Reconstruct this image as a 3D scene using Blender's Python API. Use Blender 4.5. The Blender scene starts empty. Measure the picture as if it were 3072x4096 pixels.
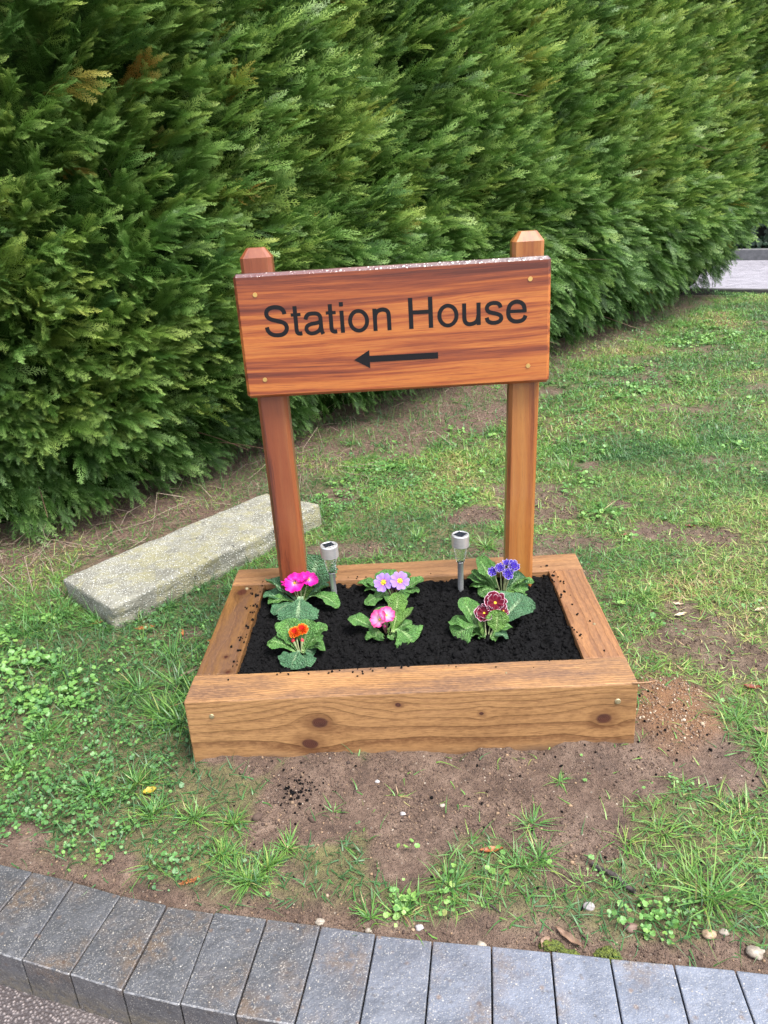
import bpy, bmesh, math, random
import numpy as np
from mathutils import Vector, Matrix, Euler

rng = np.random.default_rng(11)
random.seed(5)
scene = bpy.context.scene
COL = scene.collection

# ------------------------------------------------------------------ camera
CAM = np.array([0.03395, -2.15231, 1.44708])
PITCH, ROLL, YAW, FPX = 1.1832374, -0.0641228, 0.0389139, 3176.88
RM = (Matrix.Rotation(YAW, 3, 'Z') @ Matrix.Rotation(PITCH, 3, 'X') @ Matrix.Rotation(ROLL, 3, 'Z'))
RN = np.array(RM)
cd = bpy.data.cameras.new('camera')
cam = bpy.data.objects.new('camera', cd); COL.objects.link(cam)
cam.matrix_world = Matrix.Translation(CAM) @ RM.to_4x4()
cd.sensor_fit = 'VERTICAL'; cd.sensor_height = 36.0; cd.lens = FPX / 4096 * 36.0
cd.clip_start = 0.05; cd.clip_end = 500
scene.camera = cam

def gp(u, v, z=0.0):
    """photo position -> point on the level z"""
    d = RN @ np.array([(u - 1536) / FPX, (2048 - v) / FPX, -1.0])
    return CAM + d * ((z - CAM[2]) / d[2])
def gv(u, v, z=0.0):
    return gp(u / 0.54, v / 0.54, z)
def project(P):
    q = (np.asarray(P) - CAM) @ RN
    w = -q[:, 2]
    w = np.where(w > 0.05, w, 0.05)
    return 1536 + FPX * q[:, 0] / w, 2048 - FPX * q[:, 1] / w, -q[:, 2]
def inview(P, m=0.2):
    u, v, w = project(P)
    return (w > 0.1) & (u > -3072 * m) & (u < 3072 * (1 + m)) & (v > -4096 * m) & (v < 4096 * (1 + m * .5))

# ------------------------------------------------------------------ noise
def hash2(ix, iy, seed):
    h = (ix.astype(np.int64) * 374761393 + iy.astype(np.int64) * 668265263 + seed * 1442695041) & 0x7fffffff
    h = ((h ^ (h >> 13)) * 1274126177) & 0x7fffffff
    return ((h ^ (h >> 16)) & 0xffff) / 65535.0
def vnoise(x, y, seed=0):
    x = np.asarray(x, float); y = np.asarray(y, float)
    ix = np.floor(x); iy = np.floor(y); fx = x - ix; fy = y - iy
    fx = fx * fx * (3 - 2 * fx); fy = fy * fy * (3 - 2 * fy)
    a = hash2(ix, iy, seed); b = hash2(ix + 1, iy, seed); c = hash2(ix, iy + 1, seed); d = hash2(ix + 1, iy + 1, seed)
    return (a + (b - a) * fx) * (1 - fy) + (c + (d - c) * fx) * fy
def fbm(x, y, seed=0, octv=4):
    s = 0; a = 0.5
    for i in range(octv):
        s = s + a * vnoise(x * 2 ** i, y * 2 ** i, seed + 17 * i); a *= 0.5
    return s
def sstep(a, b, x):
    t = np.clip((np.asarray(x, float) - a) / (b - a), 0, 1)
    return t * t * (3 - 2 * t)

# ------------------------------------------------------------------ node helper
class Mat:
    def __init__(s, name, rough=0.6):
        s.m = bpy.data.materials.new(name); s.m.use_nodes = True
        s.nt = s.m.node_tree; s.n = s.nt.nodes; s.l = s.nt.links
        s.b = s.n['Principled BSDF']; s.out = s.n['Material Output']
        s.b.inputs['Roughness'].default_value = rough
    def node(s, t, **k):
        n = s.n.new(t)
        for a, v in k.items(): setattr(n, a, v)
        return n
    def put(s, sock, v):
        if isinstance(v, E): v = v.s
        if isinstance(v, bpy.types.NodeSocket): s.l.new(v, sock)
        elif isinstance(v, (tuple, list)) and sock.type == 'RGBA': sock.default_value = (*v[:3], 1)
        else: sock.default_value = v
    def coord(s, kind='Object'):
        return E(s, s.node('ShaderNodeTexCoord').outputs[kind])
    def attr(s, name, out='Fac'):
        return E(s, s.node('ShaderNodeAttribute', attribute_name=name).outputs[out])
    def xyz(s, v):
        n = s.node('ShaderNodeSeparateXYZ'); s.put(n.inputs[0], v)
        return [E(s, o) for o in n.outputs]
    def vec(s, x, y, z=0.0):
        n = s.node('ShaderNodeCombineXYZ')
        for i, q in enumerate((x, y, z)): s.put(n.inputs[i], q)
        return E(s, n.outputs[0])
    def scale(s, v, f):
        n = s.node('ShaderNodeMapping'); s.put(n.inputs['Vector'], v)
        n.inputs['Scale'].default_value = f if isinstance(f, tuple) else (f, f, f)
        return E(s, n.outputs[0])
    def noise(s, v, sc, det=4, rough=0.55, out=0, dist=0.0):
        n = s.node('ShaderNodeTexNoise'); s.put(n.inputs['Vector'], v)
        n.inputs['Scale'].default_value = sc; n.inputs['Detail'].default_value = det
        n.inputs['Roughness'].default_value = rough; n.inputs['Distortion'].default_value = dist
        return E(s, n.outputs[out])
    def voro(s, v, sc, feat='F1', out='Distance', rnd=1.0):
        n = s.node('ShaderNodeTexVoronoi', feature=feat); s.put(n.inputs['Vector'], v)
        n.inputs['Scale'].default_value = sc; n.inputs['Randomness'].default_value = rnd
        return E(s, n.outputs[out])
    def ramp(s, f, stops):
        n = s.node('ShaderNodeValToRGB'); s.put(n.inputs[0], f)
        el = n.color_ramp.elements
        while len(el) < len(stops): el.new(0.5)
        for e, (p, c) in zip(el, stops):
            e.position = p; e.color = (*c, 1) if len(c) == 3 else c
        return E(s, n.outputs[0])
    def mix(s, f, a, b, mode='MIX'):
        n = s.node('ShaderNodeMix', data_type='RGBA', blend_type=mode)
        s.put(n.inputs[0], f); s.put(n.inputs[6], a); s.put(n.inputs[7], b)
        return E(s, n.outputs[2])
    def ss(s, x, a, b, lo=0.0, hi=1.0):
        n = s.node('ShaderNodeMapRange', interpolation_type='SMOOTHSTEP')
        s.put(n.inputs[0], x)
        for i, q in enumerate((a, b, lo, hi)): s.put(n.inputs[i + 1], q)
        return E(s, n.outputs[0])
    def math(s, op, a, b=None):
        n = s.node('ShaderNodeMath', operation=op); s.put(n.inputs[0], a)
        if b is not None: s.put(n.inputs[1], b)
        return E(s, n.outputs[0])
    def bump(s, h, strength=0.5, dist=0.01, prev=None):
        n = s.node('ShaderNodeBump'); s.put(n.inputs['Height'], h)
        n.inputs['Strength'].default_value = strength; n.inputs['Distance'].default_value = dist
        if prev is not None: s.put(n.inputs['Normal'], prev)
        return E(s, n.outputs[0])
    def rand(s):
        return E(s, s.node('ShaderNodeObjectInfo').outputs['Random'])
    def set(s, **k):
        for a, v in k.items(): s.put(s.b.inputs[a.replace('_', ' ')], v)
        return s.m
    def translucent(s, col, f=0.3, normal=None):
        t = s.node('ShaderNodeBsdfTranslucent'); s.put(t.inputs['Color'], col)
        if normal is not None: s.put(t.inputs['Normal'], normal)
        mx = s.node('ShaderNodeMixShader'); mx.inputs[0].default_value = f
        s.l.new(s.b.outputs[0], mx.inputs[1]); s.l.new(t.outputs[0], mx.inputs[2])
        s.l.new(mx.outputs[0], s.out.inputs[0])
class E:
    def __init__(self, m, s): self.m = m; self.s = s
    def __add__(a, b): return a.m.math('ADD', a, b)
    __radd__ = __add__
    def __mul__(a, b): return a.m.math('MULTIPLY', a, b)
    __rmul__ = __mul__
    def __sub__(a, b): return a.m.math('SUBTRACT', a, b)
    def __rsub__(a, b): return a.m.math('SUBTRACT', b, a)
    def __truediv__(a, b): return a.m.math('DIVIDE', a, b)
    def __rtruediv__(a, b): return a.m.math('DIVIDE', b, a)
    def __pow__(a, b): return a.m.math('POWER', a, b)

# ------------------------------------------------------------------ object helpers
def tag(o, label=None, cat=None, group=None, kind=None):
    if label: o['label'] = label
    if cat: o['category'] = cat
    if group: o['group'] = group
    if kind: o['kind'] = kind
    return o
def empty(name, loc, label, cat, group=None):
    o = bpy.data.objects.new(name, None); COL.objects.link(o); o.location = loc
    o.empty_display_size = 0.1
    return tag(o, label, cat, group)
def link(name, me, mat, parent=None, smooth=False):
    o = bpy.data.objects.new(name, me); COL.objects.link(o)
    for m in (mat if isinstance(mat, (list, tuple)) else [mat]): me.materials.append(m)
    if parent is not None: o.parent = parent
    if smooth and len(me.polygons): me.polygons.foreach_set('use_smooth', np.ones(len(me.polygons), bool))
    return o
def np_mesh(name, V, F, attrs=None, uv=None):
    """V (n,3); F array (m,k) or list of such arrays; attrs: point floats; uv per point"""
    Fs = F if isinstance(F, list) else [F]
    Fs = [np.asarray(f, np.int32) for f in Fs if len(f)]
    me = bpy.data.meshes.new(name)
    V = np.ascontiguousarray(V, np.float32)
    me.vertices.add(len(V)); me.vertices.foreach_set('co', V.ravel())
    li = np.concatenate([f.ravel() for f in Fs])
    tot = np.concatenate([np.full(len(f), f.shape[1], np.int32) for f in Fs])
    st = np.concatenate([[0], np.cumsum(tot)[:-1]]).astype(np.int32)
    me.loops.add(len(li)); me.loops.foreach_set('vertex_index', li)
    me.polygons.add(len(tot)); me.polygons.foreach_set('loop_start', st)
    try: me.polygons.foreach_set('loop_total', tot)
    except Exception: pass
    me.update(calc_edges=True)
    for k, a in (attrs or {}).items():
        at = me.attributes.new(k, 'FLOAT', 'POINT'); at.data.foreach_set('value', np.ascontiguousarray(a, np.float32))
    if uv is not None:
        ul = me.uv_layers.new(name='UVMap'); ul.data.foreach_set('uv', np.ascontiguousarray(uv[li], np.float32).ravel())
    return me
def bm_link(name, bm, mat, parent=None, smooth=False):
    me = bpy.data.meshes.new(name); bm.normal_update(); bm.to_mesh(me); bm.free()
    return link(name, me, mat, parent, smooth)
def scatter(bases, which, R, T):
    """copies of base meshes (V,F,dict attrs) as one mesh; R (M,3,3) incl. scale, T (M,3)"""
    Vs, Fs, As, ids = [], {}, {}, []
    off = 0
    for bi, (bv, bf, ba) in enumerate(bases):
        idx = np.nonzero(which == bi)[0]
        if not len(idx): continue
        P = np.einsum('mij,nj->mni', R[idx], bv) + T[idx][:, None, :]
        n = len(bv)
        f = (bf[None] + (off + np.arange(len(idx)) * n)[:, None, None]).reshape(-1, bf.shape[1])
        Fs.setdefault(bf.shape[1], []).append(f)
        Vs.append(P.reshape(-1, 3)); ids.append(np.repeat(idx, n))
        for k, a in ba.items(): As.setdefault(k, []).append(np.tile(a, len(idx)))
        off += n * len(idx)
    return np.concatenate(Vs), [np.concatenate(v) for v in Fs.values()], {k: np.concatenate(v) for k, v in As.items()}, np.concatenate(ids)
def frames(ax, nz):
    """rotation matrices with columns X=ax, Z~nz"""
    ax = ax / np.linalg.norm(ax, axis=1, keepdims=True)
    y = np.cross(nz, ax); y /= np.linalg.norm(y, axis=1, keepdims=True) + 1e-9
    z = np.cross(ax, y)
    return np.stack([ax, y, z], axis=2)
def tube_np(paths, sides=5):
    """list of (pts (n,3), radii (n)) -> V, F quads"""
    Vs, Fs, off = [], [], 0
    for P, r in paths:
        P = np.asarray(P, float); n = len(P); r = np.broadcast_to(np.asarray(r, float), (n,))
        t = np.gradient(P, axis=0); t /= np.linalg.norm(t, axis=1, keepdims=True) + 1e-9
        ref = np.where(np.abs(t[:, 2:3]) > .9, [[1., 0, 0]], [[0, 0, 1.]])
        a = np.cross(t, ref); a /= np.linalg.norm(a, axis=1, keepdims=True) + 1e-9
        b = np.cross(t, a)
        th = np.arange(sides) / sides * 2 * np.pi
        ring = P[:, None] + r[:, None, None] * (np.cos(th)[None, :, None] * a[:, None] + np.sin(th)[None, :, None] * b[:, None])
        Vs.append(ring.reshape(-1, 3))
        i = np.arange(n - 1)[:, None] * sides; j = np.arange(sides)[None]
        q = np.stack([i + j, i + (j + 1) % sides, i + sides + (j + 1) % sides, i + sides + j], -1).reshape(-1, 4)
        Fs.append(q + off); off += n * sides
    return np.concatenate(Vs), np.concatenate(Fs)
def box_bm(x0, x1, y0, y1, z0, z1, bev=0.0, seg=2):
    bm = bmesh.new()
    bmesh.ops.create_cube(bm, size=1)
    bmesh.ops.scale(bm, vec=(x1 - x0, y1 - y0, z1 - z0), verts=bm.verts)
    bmesh.ops.translate(bm, vec=((x0 + x1) / 2, (y0 + y1) / 2, (z0 + z1) / 2), verts=bm.verts)
    if bev: bmesh.ops.bevel(bm, geom=bm.edges[:], offset=bev, segments=seg, profile=.6, affect='EDGES')
    return bm
def lathe_bm(prof, seg=32, flat=False):
    bm = bmesh.new(); rings = []
    for r, z in prof:
        rings.append([bm.verts.new((r * math.cos(i / seg * 2 * math.pi), r * math.sin(i / seg * 2 * math.pi), z)) for i in range(seg)])
    for a, b in zip(rings, rings[1:]):
        for i in range(seg): bm.faces.new((a[i], a[(i + 1) % seg], b[(i + 1) % seg], b[i]))
    bm.faces.new(rings[0][::-1]); bm.faces.new(rings[-1])
    return bm

# ------------------------------------------------------------------ world and light
SUN_EL, SUN_AZ = math.radians(62), math.radians(128)      # azimuth measured from +Y towards +X
w = bpy.data.worlds.new('World'); scene.world = w; w.use_nodes = True
nt = w.node_tree
sky = nt.nodes.new('ShaderNodeTexSky'); sky.sky_type = 'NISHITA'; sky.sun_disc = False
sky.sun_elevation = SUN_EL; sky.sun_rotation = SUN_AZ
sky.air_density = 1.0; sky.dust_density = 3.0; sky.ozone_density = 1.0
hs = nt.nodes.new('ShaderNodeHueSaturation'); hs.inputs['Saturation'].default_value = 0.42
nt.links.new(sky.outputs[0], hs.inputs['Color']); nt.links.new(hs.outputs[0], nt.nodes['Background'].inputs[0])
nt.nodes['Background'].inputs[1].default_value = 0.15
sl = bpy.data.lights.new('sun', 'SUN'); so = bpy.data.objects.new('sun', sl); COL.objects.link(so)
sl.energy = 1.5; sl.angle = math.radians(20); sl.color = (1.0, 0.96, 0.9)
sd = Vector((math.sin(SUN_AZ) * math.cos(SUN_EL), math.cos(SUN_AZ) * math.cos(SUN_EL), math.sin(SUN_EL)))
so.rotation_euler = sd.to_track_quat('Z', 'Y').to_euler(); so.location = (3, -4, 8)
vs = scene.view_settings
vs.view_transform = 'Standard'; vs.look = 'None'; vs.gamma = 1.0; vs.use_curve_mapping = False
vs.exposure = 1.85
scene.cycles.use_denoising = True; scene.cycles.denoising_input_passes = 'RGB_ALBEDO_NORMAL'; scene.cycles.denoising_prefilter = 'NONE'
scene.cycles.max_bounces = 8; scene.cycles.diffuse_bounces = 3; scene.cycles.glossy_bounces = 3
scene.cycles.transmission_bounces = 6; scene.cycles.caustics_reflective = False; scene.cycles.caustics_refractive = False

# ------------------------------------------------------------------ materials
def wood_mat(name, axis, light, dark, stain, centre, period, warp=1.0, knots=(), rough=0.6, contrast=0.8, stain_amt=0.5, coat=0.0, face=None, calm=None, dirt=0.0):
    """sawn wood: growth rings round an axis, bent round knots.  axis 0/1/2 = grain direction; knots (u, v, radius) on the face axes"""
    M = Mat(name, rough)
    c = M.xyz(M.coord())
    g = c[axis]; oth = [c[i] for i in range(3) if i != axis]
    nz = M.noise(M.vec(g * 1.6, oth[0] * 7.0, oth[1] * 7.0), 1.0, 3, 0.5)
    nz2 = M.noise(M.vec(g * 5.0, oth[0] * 30.0, oth[1] * 30.0), 1.0, 3, 0.6)
    a = oth[0] + 0.0; b = oth[1] + 0.0
    kmask = None; krings = None; halo = None
    if knots:
        fa = face                      # which of the two cross axes carries the knots
        q = b if fa == 1 else a
        for (ku, kv, kr) in knots:
            du = (g - ku) / 1.35; dv = q - kv
            r2 = du * du + dv * dv
            sc = 2.8 * kr
            q = q - dv * (sc * sc) / (r2 + sc * sc)
            r = M.math('SQRT', r2) + (nz2 - 0.5) * 0.004
            km = M.ss(r, kr * 0.75, kr * 1.15, 1.0, 0.0)
            hal = M.ss(r, kr * .8, kr * 1.1) * M.ss(r, kr * 1.2, kr * 2.6, 1.0, 0.0)
            halo = hal if halo is None else M.math('MAXIMUM', halo, hal)
            kmask = km if kmask is None else M.math('MAXIMUM', kmask, km)
            kk = M.math('SINE', r * (6.283 / 0.0038)) * 0.5 + 0.5
            krings = kk * km if krings is None else krings + kk * km
        if fa == 1: b = q
        else: a = q
    da = a - centre[0]; db = b - centre[1]
    rr = M.math('SQRT', da * da + db * db) + (nz - 0.5) * (0.03 * warp) + (nz2 - 0.5) * 0.0016
    f = M.math('FRACT', rr / period)
    late = M.ss(f, 0.35, 0.93) * M.ss(f, 0.94, 1.0, 1.0, 0.0)
    broad = M.noise(M.vec(g * 1.1, oth[0] * 9.0, oth[1] * 9.0), 1.0, 2, 0.5)
    lc = M.ss(broad, 0.3, 0.65) * 0.6 + 0.4
    fib = M.noise(M.vec(g * 14.0, oth[0] * 420.0, oth[1] * 420.0), 1.0, 3, 0.6)
    fib2 = M.noise(M.vec(g * 60.0, oth[0] * 160.0, oth[1] * 160.0), 1.0, 2, 0.6)
    if calm: lc = lc * M.ss(c[calm[0]], calm[1], calm[2], 1.0, calm[3])
    col = M.mix(late * lc * contrast, light, dark)
    col = M.mix(M.ss(broad, 0.35, 0.7) * 0.35, col, (light[0] * .72, light[1] * .66, light[2] * .6))
    saw = M.noise(M.vec(g * 34.0, oth[0] * 230.0, oth[1] * 230.0), 1.0, 3, 0.65)
    col = M.mix(M.ss(saw, 0.46, 0.64) * 0.6, col, M.mix(0.7, col, dark))
    col = M.mix(M.ss(fib, 0.42, 0.66) * 0.5, col, M.mix(0.7, col, dark))
    if dirt:
        dn = M.noise(M.vec(g * 2.2, oth[0] * 14.0, oth[1] * 14.0), 1.0, 6, 0.7)
        col = M.mix(M.ss(c[2], .2085, .2105) * M.ss(dn, .38, .60) * dirt, col, (0.085, 0.045, 0.032))
    col = M.mix(M.ss(fib2, 0.35, 0.6, 0.22, 0.0), col, (light[0] * 1.35, light[1] * 1.35, light[2] * 1.4))
    st = M.noise(M.vec(g * 3.0, oth[0] * 10.0, oth[1] * 10.0), 1.0, 5, 0.65)
    col = M.mix(M.ss(st, 0.5, 0.78) * stain_amt, col, stain)
    if dirt: col = M.mix(M.ss(c[2] + (st - .5) * .09, .045, -.01) * .8, col, (0.085, 0.052, 0.036))
    if kmask is not None:
        col = M.mix(halo * .45, col, (dark[0] * .9, dark[1] * .8, dark[2] * .8))
        col = M.mix(kmask, col, M.mix(M.ss(st, .35, .65), M.mix(krings, (0.022, 0.007, 0.005), (0.055, 0.016, 0.010)), M.mix(krings, (0.04, 0.012, 0.008), (0.095, 0.032, 0.018))))
    h = late * -0.6 + fib * 0.5 + fib2 * 0.4
    nrm = M.bump(h, 0.45, 0.0025)
    M.set(Base_Color=col, Normal=nrm, Roughness=M.ss(st, 0.3, 0.8, rough, rough - 0.2))
    if coat: M.b.inputs['Coat Weight'].default_value = coat; M.b.inputs['Coat Roughness'].default_value = 0.12
    return M.m

def hardwood_mat(name, axis, stops, seed, rough=0.34, streak=1.0, bow=0.0, heart=None, amp=1.12):
    M = Mat(name, rough)
    c = M.xyz(M.coord()); g = c[axis]; oth = [c[i] for i in range(3) if i != axis]
    o0 = oth[0] + seed * 1.37; o1 = oth[1] + seed * 0.73
    if bow: o1 = o1 + M.math('SINE', g * 3.0 + seed) * bow
    wob = M.noise(M.vec(g * 1.3, o0 * 3.0, o1 * 5.0), 1.0, 2, 0.5)
    o1 = o1 + (wob - 0.5) * 0.045
    o0 = o0 + (wob - 0.5) * 0.03
    big = M.noise(M.vec(g * 0.55, o0 * 16.0 * streak, o1 * 16.0 * streak), 1.0, 3, 0.6)
    mid = M.noise(M.vec(g * 1.6, o0 * 60.0 * streak, o1 * 60.0 * streak), 1.0, 4, 0.65)
    fine = M.noise(M.vec(g * 9.0, o0 * 380.0, o1 * 380.0), 1.0, 3, 0.7)
    pore = M.noise(M.vec(g * 28.0, o0 * 700.0, o1 * 700.0), 1.0, 1, 0.5)
    f = big * 0.50 + mid * 0.28 + fine * 0.22
    if heart: f = f - M.ss(c[heart[0]] + (wob - 0.5) * 0.05, heart[1], heart[2]) * heart[3]
    f = (f - 0.5) * amp + 0.51
    col = M.ramp(f, stops)
    col = M.mix(M.ss(fine, 0.45, 0.70) * 0.55, col, M.mix(0.65, col, (0.09, 0.018, 0.012)))
    col = M.mix(M.ss(pore, 0.62, 0.78) * 0.4, col, (0.07, 0.015, 0.01))
    n = M.bump(fine * 0.5 + pore * -0.5, 0.12, 0.001)
    M.set(Base_Color=col, Normal=n, Roughness=M.ss(mid, 0.3, 0.7, rough, rough + 0.14))
    M.b.inputs['Coat Weight'].default_value = 0.4; M.b.inputs['Coat Roughness'].default_value = 0.1
    return M.m

BOARD_STOPS = [(0.32, (0.06837, 0.01443, 0.008428)), (0.42, (0.1641, 0.03428, 0.01204)), (0.49, (0.2826, 0.07036, 0.01625)), (0.57, (0.4102, 0.1353, 0.02709)), (0.70, (0.3008, 0.07668, 0.01806))]
m_board = hardwood_mat('sign_board_wood', 0, BOARD_STOPS, 2.0, streak=1.5, bow=0.012, heart=(2, 1.10, 1.235, 0.10), amp=1.4)
m_postL = hardwood_mat('red_post_wood', 2, [(0.30, (0.06502, 0.01562, 0.008669)), (0.42, (0.1734, 0.04297, 0.01445)), (0.52, (0.195, 0.05156, 0.01734)), (0.66, (0.2384, 0.07812, 0.02456))], 5.3, streak=0.8, amp=1.9)
m_postR = hardwood_mat('orange_post_wood', 2, [(0.28, (0.06502, 0.01562, 0.007224)), (0.38, (0.2023, 0.05859, 0.01445)), (0.48, (0.2745, 0.09765, 0.02167)), (0.66, (0.3395, 0.1484, 0.03612))], 7.7, streak=0.9, amp=1.6)

def simple(name, col, rough=0.5, metal=0.0, **k):
    M = Mat(name, rough); M.b.inputs['Base Color'].default_value = (*col, 1); M.b.inputs['Metallic'].default_value = metal
    for a, v in k.items(): M.b.inputs[a.replace('_', ' ')].default_value = v
    return M
Mp = simple('black_paint', (0.0035, 0.0035, 0.005), 0.55); Mp.b.inputs['Specular IOR Level'].default_value = .25
Mp.set(Normal=Mp.bump(Mp.noise(Mp.coord(), 160, 3), 0.25, 0.001)); m_black = Mp.m
Mb = simple('brass', (0.70, 0.47, 0.16), 0.36, 0.85)
Mb.set(Normal=Mb.bump(Mb.noise(Mb.coord(), 300, 2), 0.2, 0.0006)); m_brass = Mb.m
Ms = simple('zinc_steel', (0.34, 0.29, 0.18), 0.55, 0.7); Ms.set(Normal=Ms.bump(Ms.noise(Ms.coord(), 400, 2), .2, .0005)); m_zinc = Ms.m
def steel():
    M = Mat('brushed_steel', 0.3); c = M.xyz(M.coord())
    n = M.noise(M.vec(c[0] * 30, c[1] * 30, c[2] * 900), 1, 3)
    M.set(Base_Color=M.ramp(n, [(0.3, (0.48, 0.475, 0.48)), (0.7, (0.70, 0.695, 0.70))]), Metallic=0.72, Roughness=M.ss(n, 0.3, 0.7, 0.28, 0.42))
    M.b.inputs['Anisotropic'].default_value = 0.5
    return M.m
m_steel = steel()
def glass():
    M = Mat('clear_plastic', 0.06); M.b.inputs['Transmission Weight'].default_value = 1.0; M.b.inputs['IOR'].default_value = 1.3
    M.b.inputs['Base Color'].default_value = (0.93, 0.95, 0.95, 1)
    M.set(Normal=M.bump(M.voro(M.coord(), 150), 0.7, 0.003)); return M.m
m_glass = glass()
Mc = simple('solar_cell', (0.012, 0.013, 0.022), 0.15)
cx = Mc.xyz(Mc.coord()); gl = Mc.math('FRACT', cx[0] * 110.0)
Mc.set(Base_Color=Mc.mix(Mc.ss(gl, 0.0, 0.12, 1.0, 0.0), (0.012, 0.013, 0.024), (0.07, 0.07, 0.08))); m_cell = Mc.m

# ------------------------------------------------------------------ ground relief and cover maps
KERB_BACK = np.array([[-3.6, -0.30], [-2.4, -0.42], [-1.7, -0.53], [-1.2, -0.655], [-0.996, -0.725], [-0.771, -0.784], [-0.668, -0.826], [-0.555, -0.857], [-0.443, -0.881], [-0.324, -0.901],
                      [-0.205, -0.923], [-0.087, -0.947], [0.031, -0.966], [0.151, -0.983], [0.269, -1.0], [0.383, -1.018], [0.503, -1.035], [0.616, -1.051], [0.75, -1.075], [1.2, -1.16], [2.0, -1.33], [4.0, -1.8]])
def kerb_y(x): return np.interp(x, KERB_BACK[:, 0], KERB_BACK[:, 1])
HEDGE = np.array([[-5.2, 0.10], [-3.6, 0.62], [-2.6, 0.86], [-1.8, 1.08], [-1.15, 1.42], [-0.80, 1.95], [-0.5, 2.52], [0.1, 3.25], [0.75, 3.95], [1.35, 4.62], [1.95, 5.3], [2.7, 6.3], [3.25, 7.05], [3.75, 7.75]])
def chaikin(P, it=2):
    for _ in range(it):
        a = P[:-1] * .75 + P[1:] * .25; b = P[:-1] * .25 + P[1:] * .75
        Q = np.empty((2 * len(a), 2)); Q[0::2] = a; Q[1::2] = b
        P = np.vstack([P[:1], Q, P[-1:]])
    return P
HC = chaikin(HEDGE, 3)
hs_len = np.concatenate([[0], np.cumsum(np.linalg.norm(np.diff(HC, axis=0), axis=1))])
HTOT = hs_len[-1]
def hedge_at(s):
    x = np.interp(s, hs_len, HC[:, 0]); y = np.interp(s, hs_len, HC[:, 1])
    e = 0.15
    dx = np.interp(s + e, hs_len, HC[:, 0]) - np.interp(s - e, hs_len, HC[:, 0]); dy = np.interp(s + e, hs_len, HC[:, 1]) - np.interp(s - e, hs_len, HC[:, 1])
    l = np.sqrt(dx * dx + dy * dy) + 1e-9
    return x, y, dy / l, -dx / l
def hedge_dist(x, y):
    """signed distance to the hedge foot line, positive on the lawn side"""
    x = np.asarray(x, float); y = np.asarray(y, float)
    best = np.full(x.shape, 1e9); sg = np.ones(x.shape)
    P = chaikin(HEDGE, 1)
    for a, b in zip(P[:-1], P[1:]):
        d = b - a; L = (d * d).sum()
        t = np.clip(((x - a[0]) * d[0] + (y - a[1]) * d[1]) / L, 0, 1)
        qx = x - a[0] - t * d[0]; qy = y - a[1] - t * d[1]
        r = np.sqrt(qx * qx + qy * qy); s = np.sign(qx * d[1] - qy * d[0])
        m = r < best; best = np.where(m, r, best); sg = np.where(m, s, sg)
    return best * sg
def blobs(L, x, y):
    o = np.zeros_like(np.asarray(x, float))
    for (u, v, r, wgt) in L:
        p = gv(u, v, 0.0); d2 = ((x - p[0]) ** 2 + (y - p[1]) ** 2) / (r * r)
        o = np.maximum(o, wgt * np.exp(-d2 ** 1.5))
    return o
BARE = [(900, 1720, .26, 1), (700, 1730, .22, 1), (1150, 1700, .24, 1), (1330, 1640, .18, 1), (1450, 1600, .17, 1), (1460, 1520, .13, 1), (640, 1860, .10, .7), (850, 1830, .15, .8), (1040, 1990, .09, .7),
        (1220, 2010, .10, .7), (1280, 1770, .14, .8), (1540, 1660, .13, .9), (1590, 2060, .10, .8), (470, 1640, .09, .9), (560, 1640, .1, 1), (1030, 1110, .16, .9), (410, 1370, .07, .8), (310, 1560, .05, .7), (1560, 1500, .10, .6),
        (90, 1620, .05, .6), (40, 1830, .10, .7), (250, 1880, .07, .6), (1390, 1150, .09, .8), (1340, 1085, .07, .7), (1140, 850, .3, .7), (1420, 2080, .10, .7), (700, 1990, .08, .5), (480, 1270, .06, .6), (1460, 1400, .12, .5), (1590, 1360, .12, .5)]
WEED = [(100, 1560, .22, 1), (130, 1700, .26, 1), (270, 1640, .16, .9), (60, 1450, .16, .7), (850, 1030, .24, 1), (720, 1090, .2, .9), (1350, 830, .5, .9), (1250, 900, .3, .9), (960, 1080, .15, 1), (390, 1890, .10, .8), (190, 1830, .14, .8), (840, 1950, .05, .5),
        (1430, 1985, .07, .7), (1560, 720, .8, .6), (300, 1420, .14, .6), (330, 1345, .08, 1), (180, 1350, .08, .8), (560, 1880, .10, .4), (1650, 1900, .06, .9), (1170, 1000, .2, .7)]
def soil_map(x, y):
    b = blobs(BARE, x, y)
    n = fbm(x * 7, y * 7, 3, 4)
    s = sstep(0.42, 0.62, b + (n - 0.47) * 0.9)
    s = np.maximum(s, sstep(0.585, 0.66, fbm(x * 3.1 + 5, y * 3.1, 9, 4)) * 0.85)
    k = y - kerb_y(x)
    s = np.maximum(s, sstep(0.10, 0.02, k + (n - .5) * .12))
    return s
LITB = [(850, 920, .42, 1), (1000, 890, .45, .95), (720, 960, .3, 1), (640, 1010, .25, 1), (1195, 765, .16, .8)]
def litter_map(x, y):
    d = hedge_dist(x, y)
    n = fbm(x * 4, y * 4, 21, 3)
    far = sstep(2.6, 6.5, y)
    b = blobs(LITB, x, y)
    return np.maximum(sstep(0.62 - 0.46 * far, 0.04, d + (n - 0.47) * 0.5), sstep(.38, .62, b + (n - .47) * .9))
SAND_P = gv(1440, 1530, 0.0)
def sand_map(x, y):
    d = np.sqrt(((x - SAND_P[0]) / 0.16) ** 2 + ((y - SAND_P[1]) / 0.2) ** 2)
    return sstep(1.2, 0.35, d + (fbm(x * 12, y * 12, 31, 3) - .47) * .9)
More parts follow.
